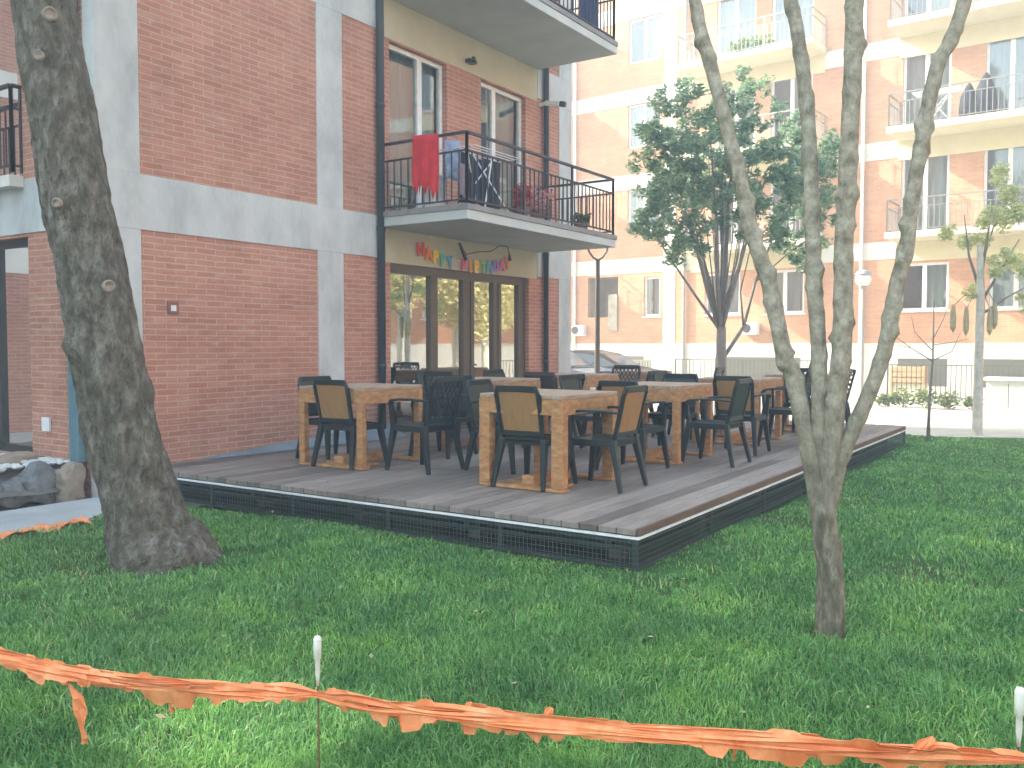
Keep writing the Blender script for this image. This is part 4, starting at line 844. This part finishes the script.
# forked young tree, right foreground
t = thing('forked_tree', 'slim foreground tree whose trunk splits low into four bare stems', 'tree', (4.81, 1.21, 0)); L0 = (4.81, 1.21, 0)
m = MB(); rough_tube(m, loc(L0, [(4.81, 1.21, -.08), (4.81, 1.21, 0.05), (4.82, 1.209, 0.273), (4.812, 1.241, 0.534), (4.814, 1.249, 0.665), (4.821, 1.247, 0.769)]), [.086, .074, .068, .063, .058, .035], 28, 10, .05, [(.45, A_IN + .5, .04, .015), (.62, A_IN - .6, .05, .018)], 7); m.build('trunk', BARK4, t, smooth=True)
stems = [([(4.8, 1.264, 0.586), (4.799, 1.292, 0.768), (4.808, 1.35, 1.053), (4.809, 1.428, 1.368), (4.797, 1.457, 1.41), (4.803, 1.504, 1.638), (4.803, 1.55, 1.826), (4.788, 1.635, 2.08), (4.789, 1.676, 2.254), (4.789, 1.734, 2.495), (4.783, 1.802, 2.739), (4.777, 1.888, 3.063), (4.772, 1.958, 3.329), (4.8, 2.014, 3.74), (4.8, 2.014, 5.04)], [0.046, 0.0449, 0.0438, 0.0428, 0.0417, 0.0406, 0.0395, 0.0385, 0.0374, 0.0363, 0.0352, 0.0342, 0.0331, 0.032, 0.012]), ([(4.815, 1.249, 0.691), (4.83, 1.267, 0.945), (4.831, 1.284, 1.055), (4.848, 1.292, 1.258), (4.864, 1.299, 1.463), (4.878, 1.328, 1.774), (4.893, 1.346, 2.029), (4.908, 1.358, 2.242), (4.931, 1.386, 2.633), (4.939, 1.424, 2.951), (4.94, 1.459, 3.189), (4.944, 1.513, 3.565), (4.944, 1.513, 4.865)], [0.042, 0.0413, 0.0405, 0.0398, 0.0391, 0.0384, 0.0376, 0.0369, 0.0362, 0.0355, 0.0347, 0.034, 0.012]), ([(4.822, 1.235, 0.638), (4.834, 1.22, 0.822), (4.835, 1.218, 1.005), (4.846, 1.2, 1.261), (4.856, 1.184, 1.412), (4.858, 1.179, 1.717), (4.857, 1.179, 2.015), (4.862, 1.169, 2.297), (4.867, 1.16, 2.591), (4.87, 1.152, 2.96), (4.872, 1.147, 3.256), (4.871, 1.144, 3.703), (4.871, 1.144, 5.003)], [0.052, 0.051, 0.05, 0.049, 0.048, 0.047, 0.046, 0.045, 0.044, 0.043, 0.042, 0.041, 0.012]), ([(4.838, 1.214, 0.691), (4.845, 1.188, 0.86), (4.857, 1.162, 0.949), (4.882, 1.11, 1.096), (4.911, 1.05, 1.263), (4.933, 1.004, 1.413), (4.945, 0.966, 1.613), (4.953, 0.933, 1.832), (4.966, 0.895, 2.008), (4.963, 0.879, 2.208), (4.969, 0.843, 2.471), (4.976, 0.807, 2.711), (4.986, 0.771, 2.9), (5.015, 0.713, 3.025), (5.037, 0.658, 3.23), (5.068, 0.582, 3.49), (5.068, 0.582, 4.79)], [0.04, 0.0394, 0.0388, 0.0382, 0.0376, 0.037, 0.0364, 0.0358, 0.0352, 0.0346, 0.034, 0.0334, 0.0328, 0.0322, 0.0316, 0.031, 0.012])]
for pt_, rd_ in stems:
    m = MB(); ks = [(random.uniform(1.2, 3.4), random.uniform(0, 6.3), random.uniform(.025, .04), random.uniform(.014, .026)) for _ in range(16)] + [(1.15 + .27 * q_ + random.uniform(-.05, .05), a_, .03, .006) for q_ in range(11) for a_ in (0, 1.6, 3.1, 4.7)]
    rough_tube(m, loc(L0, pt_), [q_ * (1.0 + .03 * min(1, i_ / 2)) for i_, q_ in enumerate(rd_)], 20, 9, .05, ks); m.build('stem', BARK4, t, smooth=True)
    tip = Vector(loc(L0, [pt_[-1]])[0])
    for k in range(6):
        a = k * 1.05; m = MB(); b0 = tip.lerp(Vector(loc(L0, [pt_[-2]])[0]), .15 * k); m.tube([b0, b0 + Vector((math.cos(a) * .4, math.sin(a) * .4, .4)), b0 + Vector((math.cos(a) * .7, math.sin(a) * .7, 1.0))], [.014, .009, .004], 6); m.build('twig', BARK2, t)

def branchy(t, spec, mat, name='branch'):
    for pts_, r0, r1 in spec:
        m = MB(); m.tube(pts_, [r0 + (r1 - r0) * i / (len(pts_) - 1) for i in range(len(pts_))], 7); m.build(name, mat, t, smooth=True)
# leafy tree in the middle distance
MT = (17.23, 6.51, -.04); t = thing('leafy_tree', 'slender tree with dense dark green crown and many upright stems beyond the deck', 'tree', MT)
m = MB(); rough_tube(m, [(0, 0, -.1), (0, 0, .5), (.02, .0, 1.4), (.02, 0, 1.9)], [.13, .115, .10, .09], 14, 5, .04); m.build('trunk', BARK3, t, smooth=True)
e = Vector((.5546, -.832, 0)); up = Vector((0, 0, 1)); dp = Vector((.832, .5546, 0))
def eb(*pp): return [e * a_ + up * z_ + dp * d_ for a_, z_, d_ in pp]
branchy(t, [(eb((0, 1.8, 0), (-.25, 2.6, .1), (-.5, 3.6, .2), (-.8, 4.6, .2)), .055, .015), (eb((0, 1.8, 0), (-.1, 2.8, -.1), (-.15, 3.9, -.2), (-.3, 5.4, -.3)), .06, .015), (eb((0, 1.85, 0), (.1, 3, .1), (.15, 4.2, .2), (.3, 5.8, .2)), .06, .015),
   (eb((0, 1.8, 0), (.2, 2.6, -.1), (.45, 3.6, -.2), (.8, 4.8, -.2)), .05, .012), (eb((0, 1.8, 0), (-.5, 2.5, 0), (-1.1, 3.4, .1), (-1.3, 3.8, .1)), .035, .008), (eb((0, 1.2, 0), (.5, 1.9, .2), (.75, 2.8, .3), (1.1, 3.7, .3), (1.4, 4.2, .3)), .045, .01),
   (eb((.5, 1.9, .2), (.4, 2.6, .1), (.6, 3.6, 0)), .025, .008), (eb((.0, 2.3, 0), (.02, 3.3, 0), (0, 4.6, .1), (.1, 6.1, 0)), .05, .012), (eb((-.1, 2.4, .1), (-.3, 3.3, .3), (-.4, 4.3, .5)), .03, .01), (eb((.75, 2.8, .3), (1.3, 3.3, .2), (1.8, 3.7, .1)), .02, .006)], BARK3)
cl = []
for a_, z_, r_ in [(-1.2, 5.9, .5), (-.75, 6.15, .5), (-.2, 6.0, .6), (.3, 6.2, .55), (-1.15, 5.2, .55), (-.6, 5.3, .7), (.1, 5.3, .75), (.75, 5.6, .55), (-1.0, 4.5, .55), (-.4, 4.5, .6), (.3, 4.6, .6), (.9, 4.9, .5), (1.3, 5.2, .4), (1.65, 4.9, .42), (2.0, 4.9, .3), (1.5, 4.3, .45), (1.9, 4.2, .3), (-1.3, 3.9, .35), (-1.6, 3.75, .2), (-.8, 3.8, .42), (-.3, 3.9, .35), (.5, 3.9, .3), (1.1, 3.8, .35), (1.7, 3.6, .35), (1.5, 3.2, .2), (-.9, 3.3, .16), (1.9, 5.5, .35), (1.5, 5.7, .3), (-1.35, 4.3, .25)]:
    for _ in range(int(4 + 34 * r_ * r_ * 2)):
        d_ = rng.normal(size=3); d_ = d_ / np.linalg.norm(d_) * rng.random() ** .5 * r_ * 1.35; c_ = e * (a_ + d_[0]) + up * (z_ + d_[1] - .06) + dp * (d_[2] * 1.5); cl.append((c_.x, c_.y, c_.z, rng.uniform(.10, .21)))
quadmesh('crown', leaves(29000, cl, .058, .8, elong=1.9), leafmat('dark_crown_leaves', (.12, .21, .12), (.36, .48, .30), .45), t)
for k in range(16):
    a_ = rng.uniform(-.95, .95); z_ = rng.uniform(4.2, 5.6); d_ = rng.uniform(-.4, .4); branchy(t, [(eb((a_ * .12, rng.uniform(1.8, 2.6), d_ * .2), (a_ * .5, 3.2, d_ * .6), (a_, z_, d_)), .018, .005)], BARK3)
# bare sapling
t = thing('bare_sapling', 'thin bare sapling with a few twigs at the far lawn edge', 'tree', (15.5, 2.43, 0))
branchy(t, [(eb((0, -.05, 0), (.01, .6, 0), (.05, 1.3, 0), (.05, 2.2, 0)), .03, .007)], BARK3, 'trunk')
branchy(t, [(eb((.04, 1.25, 0), (-.25, 1.45, .1), (-.6, 1.7, .1)), .01, .004), (eb((.04, 1.25, 0), (.35, 1.4, 0), (.55, 1.75, .1)), .01, .004), (eb((.05, 1.4, 0), (-.2, 1.7, .1), (-.3, 1.95, 0)), .008, .003), (eb((.05, 1.6, 0), (.2, 1.9, 0), (.3, 2.2, 0)), .007, .003), (eb((.05, 1.5, 0), (.4, 1.55, 0), (.6, 1.6, 0)), .006, .003), (eb((-.25, 1.45, .1), (-.5, 1.5, 0)), .006, .003)], BARK3, 'twig')
# sunlit tree at the right edge
RT = (17.2, 1.93, 0); t = thing('sunlit_tree', 'whitewashed slim tree with pale yellow-green sunlit leaves at the right edge', 'tree', RT)
m = MB(); rough_tube(m, [(0, 0, -.1), (0, 0, .1), (.0, 0, 1), (0, 0, 2.4), (0, .02, 3.2)], [.10, .085, .075, .065, .04], 12, 5, .06, [(2.2, A_IN, .06, .04), (1.5, A_IN + 1, .05, .03)]); m.build('trunk', WHTR, t, smooth=True)
branchy(t, [(eb((0, 2.2, 0), (.3, 2.7, 0), (.7, 3.3, .1)), .03, .008), (eb((0, 2.4, 0), (-.15, 3.0, .1), (-.3, 3.7, 0)), .03, .008), (eb((0, 2.0, 0), (.4, 2.3, -.1), (.9, 2.6, -.2)), .025, .006), (eb((0, 2.6, 0), (.1, 3.3, 0), (.2, 4.1, 0)), .03, .008), (eb((0, 2.8, 0), (.3, 3.5, .2), (.6, 4.0, .3)), .02, .006)], BARK3)
cl = []
for a_, z_, r_ in [(.3, 3.3, .35), (.7, 3.2, .4), (.2, 3.8, .35), (.6, 3.8, .4), (-.2, 3.6, .28), (.9, 2.7, .35), (.5, 2.7, .3), (1.1, 3.4, .35), (.35, 4.2, .3), (.85, 2.3, .2), (.2, 2.9, .25)]:
    for _ in range(3):
        d_ = rng.normal(size=3) * .8 * r_; c_ = e * (a_ + d_[0]) + up * (z_ + d_[1]) + dp * d_[2] * 1.5; cl.append((c_.x, c_.y, c_.z, r_ * .5))
quadmesh('crown', leaves(6500, cl, .045, .9, elong=1.6), leafmat('yellow_green_leaves', (.42, .46, .20), (.64, .66, .38), .5), t)
for a_, z_ in ((-.5, 1.95), (-.28, 1.9), (.12, 1.9), (.2, 2.0)):
    m = MB(); m.lathe([(.01, -.24), (.045, -.15), (.05, .0), (.03, .2), (.008, .24)], eb((a_, z_, -.1))[0], 8); m.build('dry_leaf_cluster', noisy('dry_cluster', (.3, .25, .15), (.45, .4, .22), 10), t)
    branchy(t, [(eb((0, 2.35, 0), (a_ * .6, z_ + .38, -.05), (a_, z_ + .2, -.1)), .012, .005)], BARK3)
# autumn trees outside the frame, seen in the glass
for i, (x, y, h) in enumerate([(21.5, -1.8, 6.0), (24.5, -4.6, 6.5), (17.5, -4.5, 6.5), (24.2, -1.9, 5.2), (23.4, -.1, 4.6)]):
    t = thing('autumn_tree', ['yellow autumn tree on the paving beyond the right edge of the picture', 'yellow autumn tree close to the far block, beyond the right edge of the picture', 'yellow autumn tree on the lawn side beyond the right edge of the picture', 'yellow autumn tree before the far railing, beyond the right edge of the picture', 'small yellow autumn tree just beyond the right edge of the picture'][i], 'tree', (x, y, -.04), 0, 'autumn trees reflected in the cafe doors')
    m = MB(); rough_tube(m, [(0, 0, -.1), (0, 0, 1.2), (.1, 0, 2.6), (.1, .1, 4.5)], [.16, .13, .11, .05], 12, 4, .05); m.build('trunk', WHTR, t, smooth=True)
    quadmesh('crown', leaves(3500, [(math.cos(a) * .75, math.sin(a) * .8, h * .65 + .6 * math.sin(2 * a), .8) for a in np.linspace(0, 6, 8)] + [(0, 0, h * .85, .9)], .12, 1), leafmat('autumn_leaves', (.45, .39, .14), (.72, .66, .36), .5), t)

# ------------------------------------------------------------------ boulders and pebbles by the corner
def boulder(lab, x, y, z, sx, sy, sz, mat, boxy=.0, rz=0):
    bm = bmesh.new(); bmesh.ops.create_icosphere(bm, subdivisions=3, radius=1); sd = random.uniform(0, 50)
    for v in bm.verts:
        c_ = v.co; n_ = 1 + .16 * math.sin(3.1 * c_.x + sd) * math.cos(2.7 * c_.y + sd) + .12 * math.sin(5.3 * c_.z + 4 * c_.x + sd) + random.uniform(-.03, .03)
        if boxy: k_ = max(abs(c_.x), abs(c_.y), abs(c_.z)); n_ *= 1 / (k_ ** boxy)
        v.co = Vector((c_.x * n_ * sx, c_.y * n_ * sy, max(-.8, c_.z) * n_ * sz))
    me = bpy.data.meshes.new('boulder'); bm.to_mesh(me); bm.free(); me.materials.append(mat); me.polygons.foreach_set('use_smooth', [False] * len(me.polygons))
    o = bpy.data.objects.new('boulder', me); COL.objects.link(o); o.location = (x, y, z); o.rotation_euler.z = rz; tag(o, lab, 'boulder')
boulder('largest dark boulder left of the leaning trunk, against the tan block', 4.60, 8.48, .17, .17, .13, .21, STONE, .25)
boulder('tan squarish stone block beside the leaning trunk', 4.86, 8.38, .16, .13, .13, .19, STONET, .7)
boulder('low grey boulder left of the largest dark one', 4.36, 8.50, .12, .15, .12, .14, STONE, .2)
boulder('dark boulder at the left edge of the picture', 4.10, 8.55, .14, .18, .14, .16, STONE, .3)
boulder('long flat brown stone behind the dark boulders under the brick end wall', 4.62, 9.0, .34, .26, .16, .10, STONET, .3)
m = MB()
for _ in range(420):
    x, y = random.uniform(3.6, 5.0), random.uniform(8.5, 9.8); r_ = random.uniform(.02, .05); z = .34 + .02 * random.random()
    n = 6; m.lathe([(r_ * .5, -r_ * .4), (r_, 0), (r_ * .6, r_ * .45)], (x, y, z), n)
tag(m.build('white_pebbles', STONEW), 'loose white pebbles spread on the bed under the brick end wall', 'pebbles', kind='stuff')

# ------------------------------------------------------------------ orange tape and pegs
PP = [(2.02, 2.09, 0), (2.72, .19, 0)]
def peg(lab, x, y, top=.575):
    t = thing('marker_peg', lab, 'peg', (x, y, 0), 0, 'marker pegs holding the orange tape'); m = MB(); m.tube([(0, 0, -.1), (0.002, 0, .25), (0, 0, top - .07)], .0032, 6); m.build('wire', RUST, t)
    m = MB(); m.lathe([(.004, top - .16), (.008, top - .12), (.0085, top - .075), (.0125, top - .07), (.013, top - .01), (.009, top)], n=12); m.build('cap', PEG, t, smooth=True)
peg('white-capped wire peg left of centre holding the orange tape', 2.02, 2.09); peg('white-capped wire peg at the right edge holding the orange tape', 2.72, .19, .59)
tp = thing('barrier_tape', 'crumpled torn orange barrier tape strung low across the lawn between the pegs', 'tape', (2.02, 2.09, 0)); L0 = (2.02, 2.09, 0)
route = [(1.3, 4.6, .42), (1.62, 3.26, .405), (1.68, 2.97, .392), (1.80, 2.62, .378), (1.92, 2.33, .385), (2.02, 2.09, .39), (2.08, 1.85, .383), (2.2, 1.51, .383), (2.36, 1.08, .385), (2.52, .65, .395), (2.70, .20, .405), (2.95, -.5, .42)]
def rt(s_):
    k = min(int(s_), len(route) - 2); f_ = s_ - k; a_, b_ = Vector(route[k]), Vector(route[k + 1]); return a_.lerp(b_, f_)
def smooth_rt(s_): return (rt(max(0, s_ - .3)) + rt(s_) * 2 + rt(min(len(route) - 1.001, s_ + .3))) / 4
def ribbon(seed, off, wid, amp, teeth, s0=0., s1=None):
    r_ = random.Random(seed); s1 = s1 or len(route) - 1.001; n = 260; m = MB(); vs = []
    ph = [r_.uniform(0, 6) for _ in range(6)]; TT = [r_.choice([0, 0, 0, .3, .7, 1.1, 1.5]) for _ in range(97)]
    for i in range(n + 1):
        s_ = s0 + (s1 - s0) * i / n; p_ = smooth_rt(s_); tn = (rt(min(s1, s_ + .05)) - rt(max(0, s_ - .05))).normalized(); sd = Vector((-tn.y, tn.x, 0))
        pinch = min(1, .35 + 1.6 * min(abs(s_ - 5), abs(s_ - 10))); ang = .45 * math.sin(s_ * 2.1 + ph[0]) + .2 * math.sin(s_ * 5.7 + ph[1]); w_ = wid * pinch * (1 + .35 * math.sin(s_ * 3.3 + ph[2]))
        o_ = off[0] * pinch; cz = off[1] * pinch + amp * math.sin(s_ * 4 + ph[3]) * pinch; low = teeth * pinch * TT[int(s_ * 9) % 97] * max(.2, math.sin(s_ * 2.3 + ph[4]))
        K = 5
        for j in range(K):
            v_ = j / (K - 1) - .5; dr = (-math.sin(ang * .5) * .4); z = cz - v_ * w_ * math.cos(ang) ; yv = o_ + v_ * w_ * math.sin(ang) + .006 * math.sin(j * 2.4 + s_ * 3 + ph[0])
            if j == K - 1: z -= low
            if j == 0: z += .010 * (TT[int(s_ * 7 + 31) % 97] > 1.2)
            vs.append(p_ - Vector(L0) + sd * yv + Vector((0, 0, z)))
    m.add(vs, [(i * 5 + j, i * 5 + j + 1, (i + 1) * 5 + j + 1, (i + 1) * 5 + j) for i in range(n) for j in range(4)])
    o = m.build('tape_strand', ORANGE, tp); sm = o.modifiers.new('thick', 'SOLIDIFY'); sm.thickness = .0012
ribbon(1, (0, .004), .034, .003, .0); ribbon(2, (.008, -.012), .03, .004, .03); ribbon(3, (-.008, -.004), .038, .004, .018); ribbon(4, (-.012, -.014), .022, .003, .036); ribbon(5, (.004, .010), .018, .004, .0)
def flap(pts, wids):
    m = MB(); vs = []; tn = Vector((.3, -.95, 0)).normalized()
    for i, (p_, w_) in enumerate(zip(pts, wids)):
        q_ = Vector(p_) - Vector(L0)
        for j in (-1, -.3, .4, 1): vs.append(q_ + tn * (w_ * j / 2) + Vector((.008 * math.sin(i * 1.7 + j * 2), 0, .005 * math.sin(i * 2 + j))))
    m.add(vs, [(i * 4 + j, i * 4 + j + 1, i * 4 + j + 5, i * 4 + j + 4) for i in range(len(pts) - 1) for j in range(3)]); o = m.build('torn_flap', ORANGE, tp); sm = o.modifiers.new('thick', 'SOLIDIFY'); sm.thickness = .0015
flap([(1.66, 3.04, .385), (1.675, 2.98, .37), (1.69, 2.93, .345), (1.695, 2.90, .305), (1.70, 2.89, .26), (1.70, 2.885, .215), (1.705, 2.88, .17), (1.705, 2.88, .145)], [.06, .055, .045, .04, .045, .032, .036, .012])
flap([(1.83, 2.57, .37), (1.83, 2.575, .34), (1.83, 2.575, .31), (1.835, 2.58, .28)], [.07, .045, .03, .012])
flap([(1.70, 2.86, .37), (1.70, 2.86, .345)], [.05, .03]); flap([(2.24, 1.42, .375), (2.24, 1.42, .35), (2.24, 1.41, .325)], [.08, .07, .03]); flap([(1.92, 2.34, .38), (1.92, 2.34, .35)], [.04, .02])
flap([(2.255, 1.38, .39), (2.26, 1.37, .42)], [.028, .024]); flap([(2.17, 1.6, .39), (2.17, 1.6, .415)], [.025, .02]); flap([(2.6, .42, .40), (2.61, .40, .43), (2.62, .38, .445)], [.05, .035, .012]); flap([(2.43, .86, .39), (2.43, .87, .33)], [.01, .006])
# second tape lying beside the path
m = MB(); vs = []; n = 60
for i in range(n + 1):
    t_ = i / n; x = 1.5 + 2.75 * t_; y = 6.98 + .06 * t_ + .02 * math.sin(t_ * 20)
    for j in range(4): vs.append((x, y + (j - 1.5) * .05 + .012 * math.sin(i * 1.3 + j), .05 + .022 * math.sin(j * 1.3 + i * .7) + .01 * math.sin(i * 2.1)))
m.add(vs, [(i * 4 + j, i * 4 + j + 1, i * 4 + j + 5, i * 4 + j + 4) for i in range(n) for j in range(3)]); o = m.build('fallen_tape', ORANGE); o.modifiers.new('thick', 'SOLIDIFY').thickness = .004; tag(o, 'second orange tape lying on the grass along the path edge, left of the trunk', 'tape')

# ------------------------------------------------------------------ grass
N = 560000; fwd = R(33.68)
Dd = np.exp(rng.uniform(math.log(1.9), math.log(17.5), N)); an = fwd + rng.uniform(-.9, .9, N); X = Dd * np.cos(an) ; Y = Dd * np.sin(an)
ok = (X < 16.45) & (Y < 7.12 + .02 * np.sin(X * 7)) & ~((X > DX0 - .03) & (X < DX1 + .05) & (Y > DY0 - .05)) & ~((X > 14.55) & (Y > 3.55))
ok |= (X > 4.35) & (X < 5.38) & (Y > 7.1) & (Y < 7.12 + (X - 4.3) * .65)
def near(px_, py_, r_): return np.hypot(X - px_, Y - py_) < r_ * (1 + .3 * np.sin(7 * np.arctan2(Y - py_, X - px_)))
bare = (near(5.15, 2.35, .22) | near(5.75, 2.3, .28) | near(3.9, 5.5, .46) | near(4.81, 1.21, .13) | near(6.6, 1.1, .25) | near(3.0, 4.4, .14) | near(7.6, 2.2, .3) | ((Y > DY0 - .2) & (X > DX0) & (np.sin(X * 5) > .2))) & (rng.random(N) > .22)
ok &= ~bare
X, Y, Dd = X[ok], Y[ok], Dd[ok]; n = len(X)
cl = 0.8 * np.sin(X * 3.1 + 1.3 * np.sin(Y * 2.3)) * np.cos(Y * 2.7 + X) + .6 * np.sin(X * 9.1 + Y * 7.3) * np.sin(Y * 11.7 - X * 5)
h = (.036 + .018 * cl + .03 * rng.random(n)) * (1 + .6 * (rng.random(n) > .96)); h = np.clip(h, .02, .16) * np.clip(1.08 - Dd * .035, .5, 1)
dd = np.maximum(np.maximum(DX0 - X, DY0 - Y), 0); h = h * np.where((X < DX1) & (dd < .35), .45 + 1.5 * dd, 1)
wd = (.0013 + .0012 * rng.random(n)) * np.clip(Dd / 2.8, 1, 6)
th = rng.uniform(0, 2 * PI, n); lean = np.abs(rng.normal(0, .55, n)) + .15; la = 2.4 * np.sin(X * 2.1 + Y * 1.1) + 1.6 * np.sin(Y * 3.3 - X * 1.9) + rng.normal(0, 1.9, n)
Z = .018 * np.sin(X * 1.7 + Y) + .014 * np.sin(Y * 2.3 - X * .8)
B = np.stack([X, Y, Z - .004], 1); sd = np.stack([np.cos(th), np.sin(th), 0 * th], 1) * wd[:, None]; ld_ = np.stack([np.cos(la), np.sin(la), 0 * la], 1)
M1 = B + ld_ * (h * lean * .35)[:, None] + np.array([0, 0, 1]) * (h * .62)[:, None]; TP = B + ld_ * (h * lean * 1.1)[:, None] + np.array([0, 0, 1]) * (h * (1.0 - .25 * lean))[:, None]
v0, v1, v2, v3 = B - sd, B + sd, M1 + sd * .8, M1 - sd * .8
V = np.stack([v0, v1, v2, v3, TP], 1).reshape(-1, 3)
me = bpy.data.meshes.new('grass'); me.vertices.add(len(V)); me.vertices.foreach_set('co', V.astype(np.float32).ravel())
ix = np.arange(n)[:, None] * 5; li = np.concatenate([ix + np.array([[0, 1, 2, 3]]), ix + np.array([[3, 2, 4]])], 1).ravel()
me.loops.add(len(li)); me.loops.foreach_set('vertex_index', li.astype(np.int32)); st = (np.arange(n)[:, None] * 7 + np.array([[0, 4]])).ravel(); me.polygons.add(2 * n); me.polygons.foreach_set('loop_start', st.astype(np.int32)); me.update(calc_edges=True)
me.materials.append(GRASS); o = bpy.data.objects.new('grass', me); COL.objects.link(o); tag(o, 'short uneven green grass of the lawn', 'grass', kind='stuff')
k = 170; px_ = rng.uniform(1.8, 15, k); py_ = rng.uniform(-.5, 6.8, k); ok = ~((px_ > 5.35) & (py_ > 2.55)); P_ = np.stack([px_[ok], py_[ok], np.full(ok.sum(), .075)], 1); n = len(P_)
a = rng.normal(size=(n, 3)); a[:, 2] *= .25; a /= np.linalg.norm(a, axis=1)[:, None]; b = np.cross(a, np.array([0, 0, 1.]) + .3 * rng.normal(size=(n, 3))); b /= np.linalg.norm(b, axis=1)[:, None]; s_ = rng.uniform(.010, .028, n)[:, None]
o = quadmesh('fallen_leaves', np.stack([P_ - a * s_, P_ + b * s_ * .5, P_ + a * s_, P_ - b * s_ * .5], 1).reshape(-1, 3), leafmat('fallen_leaf', (.25, .20, .10), (.45, .42, .28), .2)); tag(o, 'small pale fallen leaves scattered on the grass', 'leaves', kind='stuff')

k = 90; P_ = np.stack([rng.uniform(DX0 + .1, DX1 - .2, k), DY0 + .1 + rng.random(k) ** 1.8 * 5, np.full(k, DZ + .008)], 1); a = rng.normal(size=(k, 3)); a[:, 2] *= .06; a /= np.linalg.norm(a, axis=1)[:, None]; b = np.cross(a, np.array([0, 0, 1.]) + .12 * rng.normal(size=(k, 3))); s_ = rng.uniform(.012, .03, k)[:, None]
o = quadmesh('deck_litter', np.stack([P_ - a * s_, P_ + b * s_ * .5, P_ + a * s_, P_ - b * s_ * .5], 1).reshape(-1, 3), leafmat('dry_litter', (.12, .08, .04), (.32, .26, .15), .1)); tag(o, 'dry fallen leaves scattered over the deck boards', 'leaves', kind='stuff')

# ------------------------------------------------------------------ haze
if HAZE:
    m = MB(); m.box(-72, -72, -1.1, 92, 72, 19); m2 = bpy.data.materials.new('haze_air'); m2.use_nodes = True; nt = m2.node_tree; nt.nodes.clear(); out = nt.nodes.new('ShaderNodeOutputMaterial'); pv = nt.nodes.new('ShaderNodeVolumePrincipled')
    pv.inputs['Color'].default_value = (.95, .97, 1, 1); pv.inputs['Density'].default_value = HAZE; pv.inputs['Anisotropy'].default_value = .2; nt.links.new(pv.outputs[0], out.inputs['Volume'])
    tag(m.build('haze', m2), 'thin bright haze in the air', 'haze', kind='stuff')
